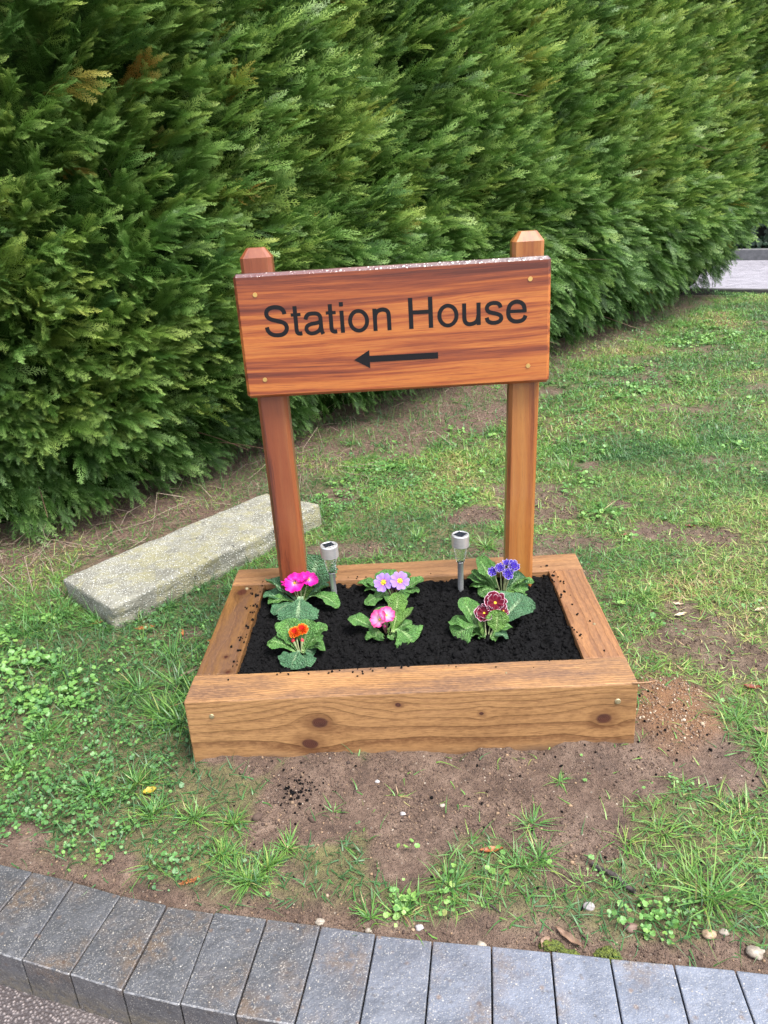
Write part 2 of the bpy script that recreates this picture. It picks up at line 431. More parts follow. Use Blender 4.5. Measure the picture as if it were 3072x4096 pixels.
def ground_z(x, y):
    x = np.asarray(x, float); y = np.asarray(y, float)
    z = (fbm(x * 1.3, y * 1.3, 1, 3) - .45) * 0.05 * sstep(0.0, 1.5, np.abs(y) + np.abs(x) * .3)
    z = z + (fbm(x * 6, y * 6, 2, 3) - .47) * 0.022
    near = sstep(3.5, 2.0, np.abs(y)) * sstep(3.5, 2.2, np.abs(x))
    z = z + near * ((fbm(x * 26, y * 26, 4, 3) - .47) * 0.012 + (vnoise(x * 75, y * 75, 5) - .5) * 0.004 + (vnoise(x * 38, y * 38, 6) ** 3) * 0.010 + (fbm(x * 14, y * 14, 7, 2) - .38) * .016 * sstep(.5, .8, vnoise(x * 4, y * 4, 12)))
    # earth pushed up against the front of the box, sandy heap beside it
    dfr = np.abs(y + 0.40) * (y < -0.38) + 0.0
    z = z + np.where((y < -0.38), 0.022 * np.exp(-(dfr / 0.07) ** 2) * sstep(0.72, 0.5, np.abs(x)) * (0.35 + 1.3 * vnoise(x * 9, y * 2, 8)), 0)
    z = z + 0.018 * sand_map(x, y) * sstep(.6, .7, x)
    d = hedge_dist(x, y); z = z + 0.05 * sstep(0.3, -0.4, d)
    # dip beside the kerb and drop beneath it
    k = y - kerb_y(x)
    z = z - 0.012 * sstep(0.15, 0.0, k) - 0.22 * sstep(0.0, -0.025, k)
    # level bed of the far road and beyond
    fx, fy = 0.864, 0.502
    fr = (x - 3.66) * 0.515 + (y - 8.226) * 0.857
    z = np.where(fr > -0.05, z * 0 - 0.06, z)
    far = sstep(20, 60, np.sqrt(x * x + y * y))
    return z * (1 - far)

def axis_pts(lo, hi, step, far):
    c = np.arange(lo, hi + 1e-6, step)
    g, o = step, []
    p = hi
    while p < far: g *= 1.13; p += g; o.append(p)
    g, q = step, []
    p = lo
    while p > -far: g *= 1.13; p -= g; q.append(p)
    return np.concatenate([q[::-1], c, o])
gx = axis_pts(-1.75, 1.9, 0.0105, 150); gy = axis_pts(-1.25, 1.9, 0.0105, 150)
GX, GY = np.meshgrid(gx, gy)
fx_, fy_ = GX.ravel(), GY.ravel()
GZ = ground_z(fx_, fy_)
nx, ny = len(gx), len(gy)
i = np.arange(ny - 1)[:, None] * nx + np.arange(nx - 1)[None]
GF = np.stack([i, i + 1, i + 1 + nx, i + nx], -1).reshape(-1, 4)
def ground_mat():
    M = Mat('earth_and_turf', 0.85)
    P = M.coord()
    soil, lit, sand, moss = M.attr('soil'), M.attr('litter'), M.attr('sand'), M.attr('weed')
    n1 = M.noise(P, 9, 6, 0.65); n2 = M.noise(P, 60, 5, 0.65); n3 = M.noise(P, 260, 3, 0.6)
    earth = M.ramp(n1 * 0.55 + n2 * 0.45, [(0.34, (0.040, 0.024, 0.017)), (0.47, (0.090, 0.056, 0.039)), (0.58, (0.135, 0.090, 0.065)), (0.70, (0.19, 0.135, 0.10))])
    v = M.voro(P, 210); vc = M.voro(P, 210, out='Color')
    grain = M.ss(v, 0.10, 0.36, 1.0, 0.0)
    pick = M.ss(M.xyz(vc)[0], 0.55, 0.8)
    earth = M.mix(grain * pick * 0.55, earth, M.mix(M.xyz(vc)[1], (0.20, 0.12, 0.06), (0.34, 0.23, 0.13)))
    v2 = M.voro(P, 95); vc2 = M.voro(P, 95, out='Color')
    earth = M.mix(M.ss(v2, 0.14, 0.3, 1.0, 0.0) * M.ss(M.xyz(vc2)[0], 0.88, 0.93), earth, M.mix(M.xyz(vc2)[2], (0.10, 0.07, 0.055), (0.42, 0.36, 0.29)))
    sandc = M.mix(M.ss(v, 0.1, 0.5), M.mix(M.xyz(vc)[1], (0.40, 0.23, 0.10), (0.24, 0.12, 0.05)), (0.15, 0.075, 0.035))
    turf = M.ramp(n2 * 0.6 + n1 * 0.4, [(0.32, (0.05, 0.036, 0.02)), (0.52, (0.10, 0.088, 0.036)), (0.68, (0.145, 0.14, 0.05))])
    litc = M.ramp(n2 * 0.5 + n3 * 0.5, [(0.33, (0.035, 0.021, 0.016)), (0.5, (0.10, 0.060, 0.042)), (0.66, (0.20, 0.135, 0.095))])
    col = M.mix(soil, turf, earth); col = M.mix(lit, col, litc); col = M.mix(sand, col, sandc)
    h = n2 * 0.5 + n3 * 0.4 + grain * 0.35
    wet = M.ss(M.noise(P, 3.0, 3), 0.45, 0.65)
    M.set(Base_Color=col, Normal=M.bump(h + n1 * .8, 1.0, 0.014), Roughness=0.92 - wet * 0.25)
    return M.m
me = np_mesh('ground', np.stack([fx_, fy_, GZ], 1), GF, dict(soil=soil_map(fx_, fy_), litter=litter_map(fx_, fy_), sand=sand_map(fx_, fy_), weed=np.clip(blobs(WEED, fx_, fy_), 0, 1)))
tag(link('ground', me, ground_mat(), smooth=True), kind='structure')

# ------------------------------------------------------------------ near road and kerb
def road_mat(name, base, lo):
    M = Mat(name, 0.6); P = M.coord()
    n = M.noise(P, 5, 5, 0.6); g = M.voro(P, 130); gc = M.xyz(M.voro(P, 130, out='Color'))[0]
    col = M.mix(M.ss(g, 0.1, 0.5), M.mix(gc, base, tuple(b * 1.5 for b in base)), lo)
    col = M.mix(M.ss(n, 0.4, 0.7) * 0.5, col, tuple(b * 0.7 for b in base))
    M.set(Base_Color=col, Normal=M.bump(g * -1.0 + M.noise(P, 40, 3) * .4, 0.6, 0.006), Roughness=M.ss(n, 0.35, 0.65, 0.32, 0.62))
    return M.m
xs = np.linspace(-5, 5, 120); top = kerb_y(xs) - 0.10
rv = np.concatenate([np.stack([xs, top, np.full_like(xs, -0.104)], 1), np.stack([xs, np.full_like(xs, -9.0), np.full_like(xs, -0.104)], 1)])
k = np.arange(len(xs) - 1); n_ = len(xs)
tag(link('road', np_mesh('road', rv, np.stack([n_ + k, n_ + k + 1, k + 1, k], 1)), road_mat('near_road_asphalt', (0.17, 0.145, 0.14), (0.06, 0.05, 0.05))), kind='structure')

def kerb_mat():
    M = Mat('wet_kerb_concrete', 0.4); P = M.coord(); r = M.rand()
    off = M.vec(r * 37.0, r * 11.0, 0.0)
    add = M.node('ShaderNodeVectorMath', operation='ADD'); M.put(add.inputs[0], P); M.put(add.inputs[1], off); Q = E(M, add.outputs[0])
    n1 = M.noise(Q, 14, 5, 0.65); n2 = M.noise(Q, 60, 5, 0.7); n3 = M.noise(Q, 6, 3, 0.5)
    base = M.ramp(n1 * 0.6 + n2 * 0.4, [(0.3, (0.0246, 0.0246, 0.02706)), (0.5, (0.05084, 0.05084, 0.05494)), (0.7, (0.0943, 0.0943, 0.1))])
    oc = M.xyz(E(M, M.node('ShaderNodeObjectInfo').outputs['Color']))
    base = M.mix(oc[0], base, M.mix(M.ss(n1, .35, .65), (0.09, 0.106, 0.145), (0.155, 0.175, 0.225)))  # bluish sky reflection painted into the base colour, weighted by object colour
    base = M.mix(M.ss(n3, 0.46, 0.68) * M.ss(n2, .35, .6) * 0.7, base, (0.11, 0.075, 0.048))
    v = M.voro(Q, 120); vc = M.xyz(M.voro(Q, 120, out='Color'))
    sp = M.ss(v + (n2 - .5) * .3, 0.06, 0.26, 1.0, 0.0) * M.ss(vc[0], 0.84, 0.98)
    base = M.mix(sp, base, M.mix(vc[1], (0.30, 0.25, 0.18), (0.48, 0.44, 0.38)))
    v5 = M.voro(Q, 38); vc5 = M.xyz(M.voro(Q, 38, out='Color'))
    base = M.mix(M.ss(v5, 0.05, 0.30, 1.0, 0.0) * M.ss(vc5[0], 0.76, 0.82) * 0.8, base, M.mix(vc5[1], (0.05, 0.03, 0.022), (0.16, 0.11, 0.08)))
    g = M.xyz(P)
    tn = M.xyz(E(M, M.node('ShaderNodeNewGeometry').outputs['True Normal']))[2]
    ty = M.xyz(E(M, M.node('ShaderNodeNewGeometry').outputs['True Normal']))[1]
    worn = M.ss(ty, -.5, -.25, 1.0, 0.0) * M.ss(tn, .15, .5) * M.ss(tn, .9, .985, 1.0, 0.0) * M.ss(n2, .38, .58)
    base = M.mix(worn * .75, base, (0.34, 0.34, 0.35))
    pit = M.voro(Q, 62); pitc = M.xyz(M.voro(Q, 62, out='Color'))[1]
    pits = M.ss(pit + (n2 - .5) * .9, .05, .34, 1.0, 0.0) * M.ss(pitc, .55, .85)
    base = M.mix(pits * .55, base, (0.05, 0.042, 0.038))
    flk = M.noise(Q, 330, 2, .5)
    base = M.mix(M.ss(flk, .58, .70) * .6, base, (0.34, 0.32, 0.29))
    low = M.ss(g[2], -0.085, -0.035, 1.0, 0.0) * M.ss(n2, 0.35, 0.6)
    base = M.mix(low * 0.7, base, (0.12, 0.10, 0.065))
    wet = M.ss(n1 * 0.5 + n3 * 0.5, 0.40, 0.58)
    hump = M.noise(Q, 30, 4, 0.6)
    M.set(Base_Color=base, Normal=M.bump(n2 * 0.45 + hump * 0.9 + flk * .12, 0.6, 0.006), Roughness=M.ss(wet, 0.0, 1.0, 0.46, 0.24))
    M.b.inputs['Specular IOR Level'].default_value = 0.75
    M.b.inputs['Coat Weight'].default_value = 0.6; M.b.inputs['Coat Roughness'].default_value = 0.25
    return M.m
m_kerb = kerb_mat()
JB = [(-1.13, -.678), (-1.015, -.718), (-.905, -.75), (-.793, -.783), (-.668, -.826), (-.555, -.857), (-.443, -.881), (-.324, -.901), (-.205, -.923), (-.087, -.947), (.031, -.966), (.151, -.983), (.269, -1.0), (.383, -1.018), (.503, -1.035), (.616, -1.051), (.735, -1.072), (.855, -1.094), (.975, -1.117)]
JF = [(-1.20, -.875), (-1.075, -.913), (-.952, -.945), (-.827, -.985), (-.712, -1.02), (-.591, -1.059), (-.466, -1.091), (-.352, -1.118), (-.236, -1.139), (-.116, -1.158), (.006, -1.175), (.130, -1.192), (.249, -1.207), (.366, -1.222), (.486, -1.238), (.604, -1.254), (.726, -1.275), (.85, -1.298), (.975, -1.32)]
KL = ['dark wet kerb block lying beyond the left edge, first of the curve', 'dark kerb block cut by the left edge of the picture', 'dark grey kerb block with showing front face, second from the left edge',
      'brown speckled grey kerb block, third from the left edge', 'pale flecked dark kerb block, fourth from the left edge', 'smooth dark slate kerb block, fifth from the left edge', 'dark kerb block below the grass tuft, sixth from the left edge',
      'brown grey kerb block, seventh from the left edge', 'grey kerb block with rusty stains, eighth from the left edge', 'wet kerb block with pitted face and painted bluish sky sheen, ninth from the left edge',
      'grey kerb block with painted pale blue sky sheen, sixth from the right edge', 'kerb block with painted pale blue sky sheen, just left of the moss cushions, fifth from the right edge',
      'kerb block with painted pale blue sky sheen, in front of the moss cushions, fourth from the right edge', 'kerb block with painted pale blue sky sheen, just right of the moss cushions, third from the right edge', 'kerb block with painted bluish sky sheen, second from the right edge', 'kerb block with painted bluish sky sheen, cut by the right edge of the picture',
      'first kerb block past the right edge of the picture', 'second kerb block past the right edge of the picture']
for q in range(len(JB) - 1):
    (ax, ay), (bx, by), (cx_, cy_), (dx_, dy_) = JB[q], JB[q + 1], JF[q + 1], JF[q]
    g = 0.0014
    e1 = np.array([bx - ax, by - ay]); e1 = e1 / np.linalg.norm(e1)
    A, B, C, D = (np.array([ax, ay]) + e1 * g, np.array([bx, by]) - e1 * g, np.array([cx_, cy_]) - e1 * g, np.array([dx_, dy_]) + e1 * g)
    bm = bmesh.new()
    dz = random.uniform(-.002, .002)
    tv = [bm.verts.new((p[0], p[1], dz + random.uniform(-.0012, .0012))) for p in (A, B, C, D)]
    bv = [bm.verts.new((p[0], p[1], -0.2)) for p in (A, B, C, D)]
    bm.faces.new(tv[::-1]); bm.faces.new(bv)
    for a in range(4): bm.faces.new((tv[a], tv[(a + 1) % 4], bv[(a + 1) % 4], bv[a]))
    bmesh.ops.recalc_face_normals(bm, faces=bm.faces)
    bmesh.ops.bevel(bm, geom=[e for e in bm.edges if max(v.co.z for v in e.verts) > -.1], offset=0.0026, segments=2, profile=.5, affect='EDGES')
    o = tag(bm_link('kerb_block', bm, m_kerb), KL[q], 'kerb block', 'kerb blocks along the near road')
    o.color = (float(np.interp(q, [0, 4, 7, 9, 11, 18], [.05, .05, .12, .45, .75, .8])), 0, 0, 1)  # amount of painted sky reflection, rising towards the right-hand blocks

# ------------------------------------------------------------------ planter
def planter():
    root = empty('planter', (0, 0, 0), 'raised bed of four new sawn timber sleepers filled with black compost', 'planter')
    W2, D2, H = 0.6, 0.396, 0.212
    tf, tb, ts = 0.126, 0.122, 0.116
    mf = wood_mat('front_sleeper_wood', 0, (0.3227, 0.1734, 0.06998), (0.0989, 0.03916, 0.01408), (0.086, 0.04094, 0.02288), (-0.62, 0.03), 0.0085, 0.45,
                  knots=((-0.243, 0.128, .017), (-0.275, 0.080, .018), (0.515, 0.105, .016), (-0.03, 0.165, .006), (0.19, 0.135, .005)), face=1, contrast=1.25, stain_amt=0.5, calm=(2, 0.06, 0.13, 0.45), dirt=0.8)
    mfb = wood_mat('back_sleeper_wood', 0, (0.289, 0.1495, 0.06283), (0.1445, 0.0613, 0.02218), (0.1228, 0.05981, 0.03326), (0.40, -0.1), 0.008, 0.7, contrast=0.85, stain_amt=0.25, dirt=0.35)
    ml = wood_mat('left_sleeper_wood', 1, (0.155, 0.076, 0.026), (0.058, 0.024, 0.009), (0.04, 0.018, 0.009), (-0.47, 0.05), 0.012, 1.6,
                  knots=((0.22, -0.555, .017), (-0.18, -0.53, .006), (-0.26, -0.51, .006)), face=0, rough=0.42, contrast=0.75, stain_amt=0.6, dirt=0.7)
    mr = wood_mat('right_sleeper_wood', 1, (0.2601, 0.1234, 0.04879), (0.1192, 0.04635, 0.01626), (0.1084, 0.05084, 0.02957), (0.47, 0.03), 0.0085, 0.9, contrast=0.95, stain_amt=0.35, dirt=0.4)
    def sleeper(x0, x1, y0, y1, mat, lab, seed):
        z0 = -0.06
        bm = box_bm(x0, x1, y0, y1, z0, H, 0.004, 2)
        long_x = (x1 - x0) > (y1 - y0)
        es = [e for e in bm.edges if abs((e.verts[0].co - e.verts[1].co)[0 if long_x else 1]) > 0.3]
        bmesh.ops.subdivide_edges(bm, edges=es, cuts=90)
        for v in bm.verts:
            t = v.co.x if long_x else v.co.y
            v.co.z += (float(vnoise(t * 7.0 + seed, 0.3, seed)) - .5) * .0035 * (v.co.z > .1)
            o = (float(vnoise(t * 9.0 + seed * 3, v.co.z * 9, seed + 4)) - .5) * .003
            if long_x: v.co.y += o
            else: v.co.x += o
        o = bm_link('sleeper', bm, mat, root); o['label'] = lab
        return o
    f = sleeper(-W2, W2, -D2, -D2 + tf, mf, 'long tan front sleeper with dark knots', 1)
    sleeper(-W2, W2, D2 - tb, D2, mfb, 'long pale back sleeper behind the posts', 2)
    g = 0.0015
    l = sleeper(-W2 + .002, -W2 + ts, -D2 + tf + g, D2 - tb - g, ml, 'short dark brown left end sleeper with a knot', 3)
    r = sleeper(W2 - ts, W2 - .002, -D2 + tf + g, D2 - tb - g, mr, 'short orange right end sleeper with close grain', 4)
    def screw(p, nrm, rad, par):
        bm = bmesh.new()
        bmesh.ops.create_cone(bm, cap_ends=True, segments=14, radius1=rad, radius2=rad * .8, depth=.003)
        bmesh.ops.create_cone(bm, cap_ends=True, segments=6, radius1=rad * .55, radius2=rad * .5, depth=.0062)
        bmesh.ops.rotate(bm, verts=bm.verts, cent=(0, 0, 0), matrix=Vector(nrm).to_track_quat('Z', 'Y').to_matrix())
        bmesh.ops.translate(bm, verts=bm.verts, vec=p)
        bm_link('screw', bm, m_zinc, par)
    screw((-0.531, -D2 - .001, 0.163), (0, -1, 0), .0075, f); screw((0.549, -D2 - .001, 0.158), (0, -1, 0), .0085, f)
    screw((0.265, -0.325, H + .0005), (0, 0, 1), .004, f)
    screw((-0.543, 0.245, H + .0005), (0, 0, 1), .006, l); screw((0.555, -0.09, H + .0005), (0, 0, 1), .005, r)
    # a torn splinter on the front corner
    V, F = tube_np([(np.array([[.585, -.393, .212], [.604, -.397, .213], [.628, -.398, .216], [.65, -.392, .217]]), [.004, .003, .002, .0006])], 5)
    link('splinter', np_mesh('splinter', V, F), mf, f)
    return root
planter()
SOIL_Z = 0.186
def comp_h(x, y):
    z = SOIL_Z + (fbm(x * 9, y * 9, 41, 3) - .45) * .03 + (fbm(x * 40, y * 40, 42, 3) - .45) * .030 + (vnoise(x * 110, y * 110, 43) - .5) * .008
    e = np.minimum(np.minimum(x + .484, .484 - x), np.minimum(y + .27, .274 - y))
    return z + .010 * sstep(.05, 0.0, e) - .002
xs = np.linspace(-.486, .486, 390); ys = np.linspace(-.271, .275, 220)
X, Y = np.meshgrid(xs, ys); x_, y_ = X.ravel(), Y.ravel()
n_ = len(xs); i = np.arange(len(ys) - 1)[:, None] * n_ + np.arange(n_ - 1)[None]
cv = np.stack([x_, y_, comp_h(x_, y_)], 1)
def lump(sub=1, jit=.35, r=None):
    bm = bmesh.new(); bmesh.ops.create_icosphere(bm, subdivisions=sub, radius=1)
    V = np.array([v.co[:] for v in bm.verts]); F = np.array([[v.index for v in f.verts] for f in bm.faces]); bm.free()
    V = V * (1 + (r.random(len(V))[:, None] - .5) * 2 * jit)
    return V, F, {}
LUMPS = [lump(1, .38, np.random.default_rng(s)) for s in range(5)]
def rand_rot(n, r):
    q = r.normal(size=(n, 4)); q /= np.linalg.norm(q, axis=1, keepdims=True); a, b, c, d = q.T
    return np.stack([np.stack([1 - 2 * (c * c + d * d), 2 * (b * c - a * d), 2 * (b * d + a * c)], -1), np.stack([2 * (b * c + a * d), 1 - 2 * (b * b + d * d), 2 * (c * d - a * b)], -1),
                     np.stack([2 * (b * d - a * c), 2 * (c * d + a * b), 1 - 2 * (b * b + c * c)], -1)], 1)
def lumps_mesh(name, P, size, r):
    n = len(P); R = rand_rot(n, r) * (np.asarray(size)[:, None] * r.uniform(.55, 1.2, (n, 3)))[:, None, :]
    V, F, A, ids = scatter(LUMPS, r.integers(0, len(LUMPS), n), R, P)
    return np_mesh(name, V, F)
M = Mat('black_compost', 0.9); P = M.coord()
n1 = M.noise(P, 120, 5, .7); n2 = M.noise(P, 30, 3)
M.set(Base_Color=M.ramp(n1 * .7 + n2 * .3, [(.3, (.0006, .0006, .0008)), (.55, (.0020, .0019, .0023)), (.72, (.0075, .007, .0075))]), Normal=M.bump(n1, .8, .006), Roughness=M.ss(n2, .3, .7, .72, .95))
M.b.inputs['Specular IOR Level'].default_value = .14
m_compost = M.m
# sheet with its crumbs in one mesh
r_ = np.random.default_rng(3)
n = 5200
px = r_.uniform(-.478, .478, n); py = r_.uniform(-.264, .268, n)
sz = np.exp(r_.normal(math.log(.0034), .42, n))
LP = np.stack([px, py, comp_h(px, py) + sz * .2], 1)
R = rand_rot(n, r_) * (sz[:, None] * r_.uniform(.6, 1.3, (n, 3)))[:, None, :]
V, F, A, ids = scatter(LUMPS, r_.integers(0, 5, n), R, LP)
CF = np.stack([i, i + 1, i + 1 + n_, i + n_], -1).reshape(-1, 4)
me = np_mesh('compost', np.concatenate([cv, V]), [CF] + [f + len(cv) for f in F])
tag(link('compost', me, m_compost), 'black crumbly compost filling the timber bed', 'compost', kind='stuff')
# spilled crumbs
sp = []
for k in range(150):
    side = r_.integers(0, 5)
    if side == 0: sp.append((r_.uniform(-.5, .5), -.27 - abs(r_.normal(0, .02)), .212))
    elif side == 1: sp.append((.484 + abs(r_.normal(0, .025)), r_.uniform(-.25, .27), .212))
    elif side == 2: sp.append((-.484 - abs(r_.normal(0, .02)), r_.uniform(-.25, .27), .212))
    elif side == 3: sp.append((r_.uniform(-.5, .5), .276 + abs(r_.normal(0, .018)), .212))
    else: sp.append((r_.uniform(-.55, .55), r_.uniform(-.38, .38), None))
sp = [s for s in sp if s[2] is not None]
for (u, v, rad, cnt) in [(650, 1715, .035, 60), (640, 1705, .02, 30), (880, 1700, .3, 40), (1420, 1570, .12, 30), (1500, 1610, .12, 30), (1250, 1680, .2, 30), (1330, 1340, .03, 16), (1100, 1660, .2, 25), (560, 1730, .1, 12)]:
    c = gv(u, v)
    for _ in range(cnt):
        x, y = c[0] + r_.normal(0, rad), c[1] + r_.normal(0, rad)
        if y > -.41 and abs(x) < .61 and y < .41: continue
        sp.append((x, y, float(ground_z(x, y))))
sp = np.array(sp); sz = r_.uniform(.0018, .0052, len(sp)); sp[:, 2] += sz * .4
tag(link('compost_crumbs', lumps_mesh('compost_crumbs', sp, sz, r_), m_compost), 'small black compost crumbs spilled on the timber and the earth', 'crumbs', kind='stuff')

# ------------------------------------------------------------------ sign
SY = 0.172
def catmull(P, n=8, closed=False):
    P = np.asarray(P, float); out = []
    m = len(P)
    for k in range(m - 1 if not closed else m):
        p0 = P[(k - 1) % m] if closed or k > 0 else 2 * P[0] - P[1]
        p1, p2 = P[k % m], P[(k + 1) % m]
        p3 = P[(k + 2) % m] if closed or k + 2 < m else 2 * P[-1] - P[-2]
        for t in np.arange(n) / n:
            out.append(.5 * (2 * p1 + (p2 - p0) * t + (2 * p0 - 5 * p1 + 4 * p2 - p3) * t * t + (3 * p1 - p0 - 3 * p2 + p3) * t ** 3))
    if not closed: out.append(P[-1])
    return np.array(out)
def ribbon(P, wd):
    P = np.asarray(P, float); t = np.gradient(P, axis=0); t /= np.linalg.norm(t, axis=1, keepdims=True)
    nn = np.stack([-t[:, 1], t[:, 0]], 1); wd = np.broadcast_to(wd, (len(P),))[:, None] / 2
    return P + nn * wd, P - nn * wd
W_ = 182
GL = {
 'S': (1366, [('c', [(184, 478), (215, 320), (310, 180), (470, 95), (690, 66), (900, 90), (1060, 190), (1142, 340), (1148, 440), (1100, 570), (960, 670), (680, 760), (430, 840), (280, 950), (228, 1090), (262, 1240), (380, 1345), (540, 1395), (680, 1402), (870, 1375), (1010, 1290), (1082, 1170), (1102, 1050)], 186)]),
 't': (569, [('c', [(256, 1400), (256, 1000), (256, 500), (256, 260), (290, 130), (390, 84), (520, 92)], 180), ('l', [(36, 992), (515, 992)], 142)]),
 'a': (1139, [('c', [(165, 735), (215, 880), (340, 980), (560, 1006), (770, 970), (878, 850), (892, 700), (894, 400), (910, 160), (965, 0)], 178),
              ('c', [(890, 600), (700, 548), (420, 510), (230, 430), (164, 290), (215, 150), (330, 76), (470, 62), (660, 105), (810, 215), (885, 380)], 170)]),
 'i': (455, [('l', [(226, 0), (226, 1062)], 180), ('l', [(226, 1259), (226, 1466)], 180)]),
 'o': (1139, [('e', (569, 531, 412, 470), 180)]),
 'n': (1139, [('l', [(225, 0), (225, 1062)], 180), ('c', [(228, 560), (260, 780), (370, 930), (580, 1000), (770, 965), (880, 850), (905, 640), (905, 350), (905, 0)], 180)]),
 ' ': (569, []),
 'H': (1479, [('l', [(261, 0), (261, 1466)], 194), ('l', [(1217, 0), (1217, 1466)], 194), ('l', [(261, 777), (1217, 777)], 173)]),
 'u': (1139, [('l', [(908, 0), (908, 1062)], 180), ('c', [(220, 1062), (220, 700), (220, 400), (250, 200), (360, 90), (520, 66), (720, 120), (850, 250), (900, 480)], 180)]),
 's': (1024, [('c', [(152, 330), (210, 170), (330, 90), (520, 62), (720, 100), (840, 200), (850, 310), (790, 410), (640, 480), (400, 545), (230, 620), (168, 770), (220, 900), (350, 980), (500, 1002), (680, 975), (790, 880), (825, 760)], 176)]),
 'e': (1139, [('c', [(1000, 330), (930, 180), (800, 90), (600, 62), (400, 100), (240, 230), (172, 420), (172, 600), (230, 810), (370, 950), (572, 1000), (780, 940), (910, 800), (952, 600), (958, 500)], 180), ('l', [(172, 552), (1044, 552)], 146)]),
}
def lettering(text, x0, z0, sc):
    """one mesh per letter: flat painted strokes a hair proud of the board"""
    out = []; off = 0.0
    for ch in text:
        adv, parts = GL[ch]
        V, F = [], []
        def add(a, b, closed, lay):
            base = len(V); n = len(a)
            yy = SY - 0.0005 - 0.0001 * lay
            for p in a: V.append((x0 + (off + p[0]) * sc, yy, z0 + p[1] * sc))
            for p in b: V.append((x0 + (off + p[0]) * sc, yy, z0 + p[1] * sc))
            for k in range(n if closed else n - 1):
                F.append((base + k, base + (k + 1) % n, base + n + (k + 1) % n, base + n + k))
        for lay, (kind, d, wd) in enumerate(parts):
            wd = wd * 1.1
            if kind == 'c': a, b = ribbon(catmull(d, 6), wd); add(a, b, False, lay)
            elif kind == 'l': a, b = ribbon(np.array(d), wd); add(a, b, False, lay)
            else:
                th = np.arange(40) / 40 * 2 * np.pi; cx, cy, rx, ry = d
                add(np.stack([cx + (rx + wd / 2) * np.cos(th), cy + (ry + wd / 2 - 6) * np.sin(th)], 1), np.stack([cx + (rx - wd / 2) * np.cos(th), cy + (ry - wd / 2 + 6) * np.sin(th)], 1), True, lay)
        if V: out.append((np.array(V), np.array(F)))
        off += adv
    return out
def sign():
    root = empty('sign', (0, 0.22, 0.12), 'varnished hardwood house name sign on two posts, with arrow pointing left', 'sign')
    inv = Matrix.Translation((0, -0.22, -0.12))
    def child(o, par=root):
        o.parent = par
        if par is root: o.matrix_parent_inverse = inv
        return o
    bm = box_bm(-0.443, 0.456, SY, SY + 0.037, 0.885, 1.243, 0.0)
    bmesh.ops.bevel(bm, geom=bm.edges[:], offset=0.009, segments=1, affect='EDGES')
    # wet top edge reads through its own slot
    MW = Mat('wet_board_edge', .2); P = MW.coord(); d = MW.voro(P, 55); d2 = MW.voro(P, 140)
    pu = MW.noise(P, 30, 3)
    drop = MW.ss(d, .1, .42, 1.0, 0.0) + MW.ss(d2, .1, .4, .4, 0.0)
    c = MW.xyz(P)
    MW.set(Base_Color=MW.ramp(MW.noise(MW.vec(c[0] * 3, c[1] * 90, c[2] * 90), 1, 3), [(.35, (.035, .010, .010)), (.65, (.10, .028, .022))]), Normal=MW.bump(drop + pu * .6, .45, .003), Roughness=MW.ss(pu, .4, .6, .1, .3))
    MW.b.inputs['Specular IOR Level'].default_value = .9; MW.b.inputs['Coat Weight'].default_value = .6; MW.b.inputs['Coat Roughness'].default_value = .12; MW.b.inputs['Coat IOR'].default_value = 1.7
    bm.normal_update()
    for f in bm.faces: f.material_index = 1 if f.normal.z > .5 else 0
    board = child(bm_link('board', bm, [m_board, MW.m], None))
    def brow(o):
        o.parent = board; return o
    # letters and arrow
    for V, F in lettering('Station House', -0.3715, 1.0642, 0.0871 / 1466):
        brow(link('letter', np_mesh('letter', V, F), m_black))
    aw = np.array([(-.115, .9835), (-.0695, 1.0100), (-.0695, .9930), (.131, .9925), (.131, .9745), (-.0695, .9750), (-.0695, .9570)])
    bm = bmesh.new()
    fr = [bm.verts.new((p[0], SY - .0012, p[1])) for p in aw]; bk = [bm.verts.new((p[0], SY + .001, p[1])) for p in aw]
    bm.faces.new(fr)
    for k in range(7): bm.faces.new((fr[k], bk[k], bk[(k + 1) % 7], fr[(k + 1) % 7]))
    bmesh.ops.recalc_face_normals(bm, faces=bm.faces)
    brow(bm_link('arrow', bm, m_black))
    for (x, z) in ((-.384, 1.185), (.397, 1.184), (-.384, .940), (.393, .938)):
        bm = bmesh.new(); bmesh.ops.create_cone(bm, cap_ends=True, segments=20, radius1=.0068, radius2=.0062, depth=.003)
        bmesh.ops.rotate(bm, verts=bm.verts, cent=(0, 0, 0), matrix=Matrix.Rotation(math.pi / 2, 3, 'X'))
        bmesh.ops.translate(bm, verts=bm.verts, vec=(x, SY - .0005, z))
        brow(bm_link('screw_cap', bm, m_brass))
    def post(xb, xt, mat, lab):
        bm = bmesh.new()
        hw, y0, y1, ch = .0455, SY + .0375, .2725, .011
        yc, hy = (y0 + y1) / 2, (y1 - y0) / 2
        def ring(z, kx, ky, c):
            t = (z - .1) / 1.2; xc = xb + (xt - xb) * t
            pts = [(-kx + c, -ky), (kx - c, -ky), (kx, -ky + c), (kx, ky - c), (kx - c, ky), (-kx + c, ky), (-kx, ky - c), (-kx, -ky + c)]
            return [bm.verts.new((xc + p[0], yc + p[1], z)) for p in pts]
        rs = [ring(.08, hw, hy, ch), ring(.7, hw, hy, ch), ring(1.282, hw, hy, ch), ring(1.3085, hw * .56, hy * .5, ch * .6)]
        for a, b in zip(rs, rs[1:]):
            for k in range(8): bm.faces.new((a[k], a[(k + 1) % 8], b[(k + 1) % 8], b[k]))
        bm.faces.new(rs[0][::-1]); bm.faces.new(rs[-1])
        bmesh.ops.bevel(bm, geom=[e for e in bm.edges if e.calc_face_angle(0) > .3], offset=.0016, segments=2, affect='EDGES')
        o = child(bm_link('post', bm, mat)); o['label'] = lab
        return o
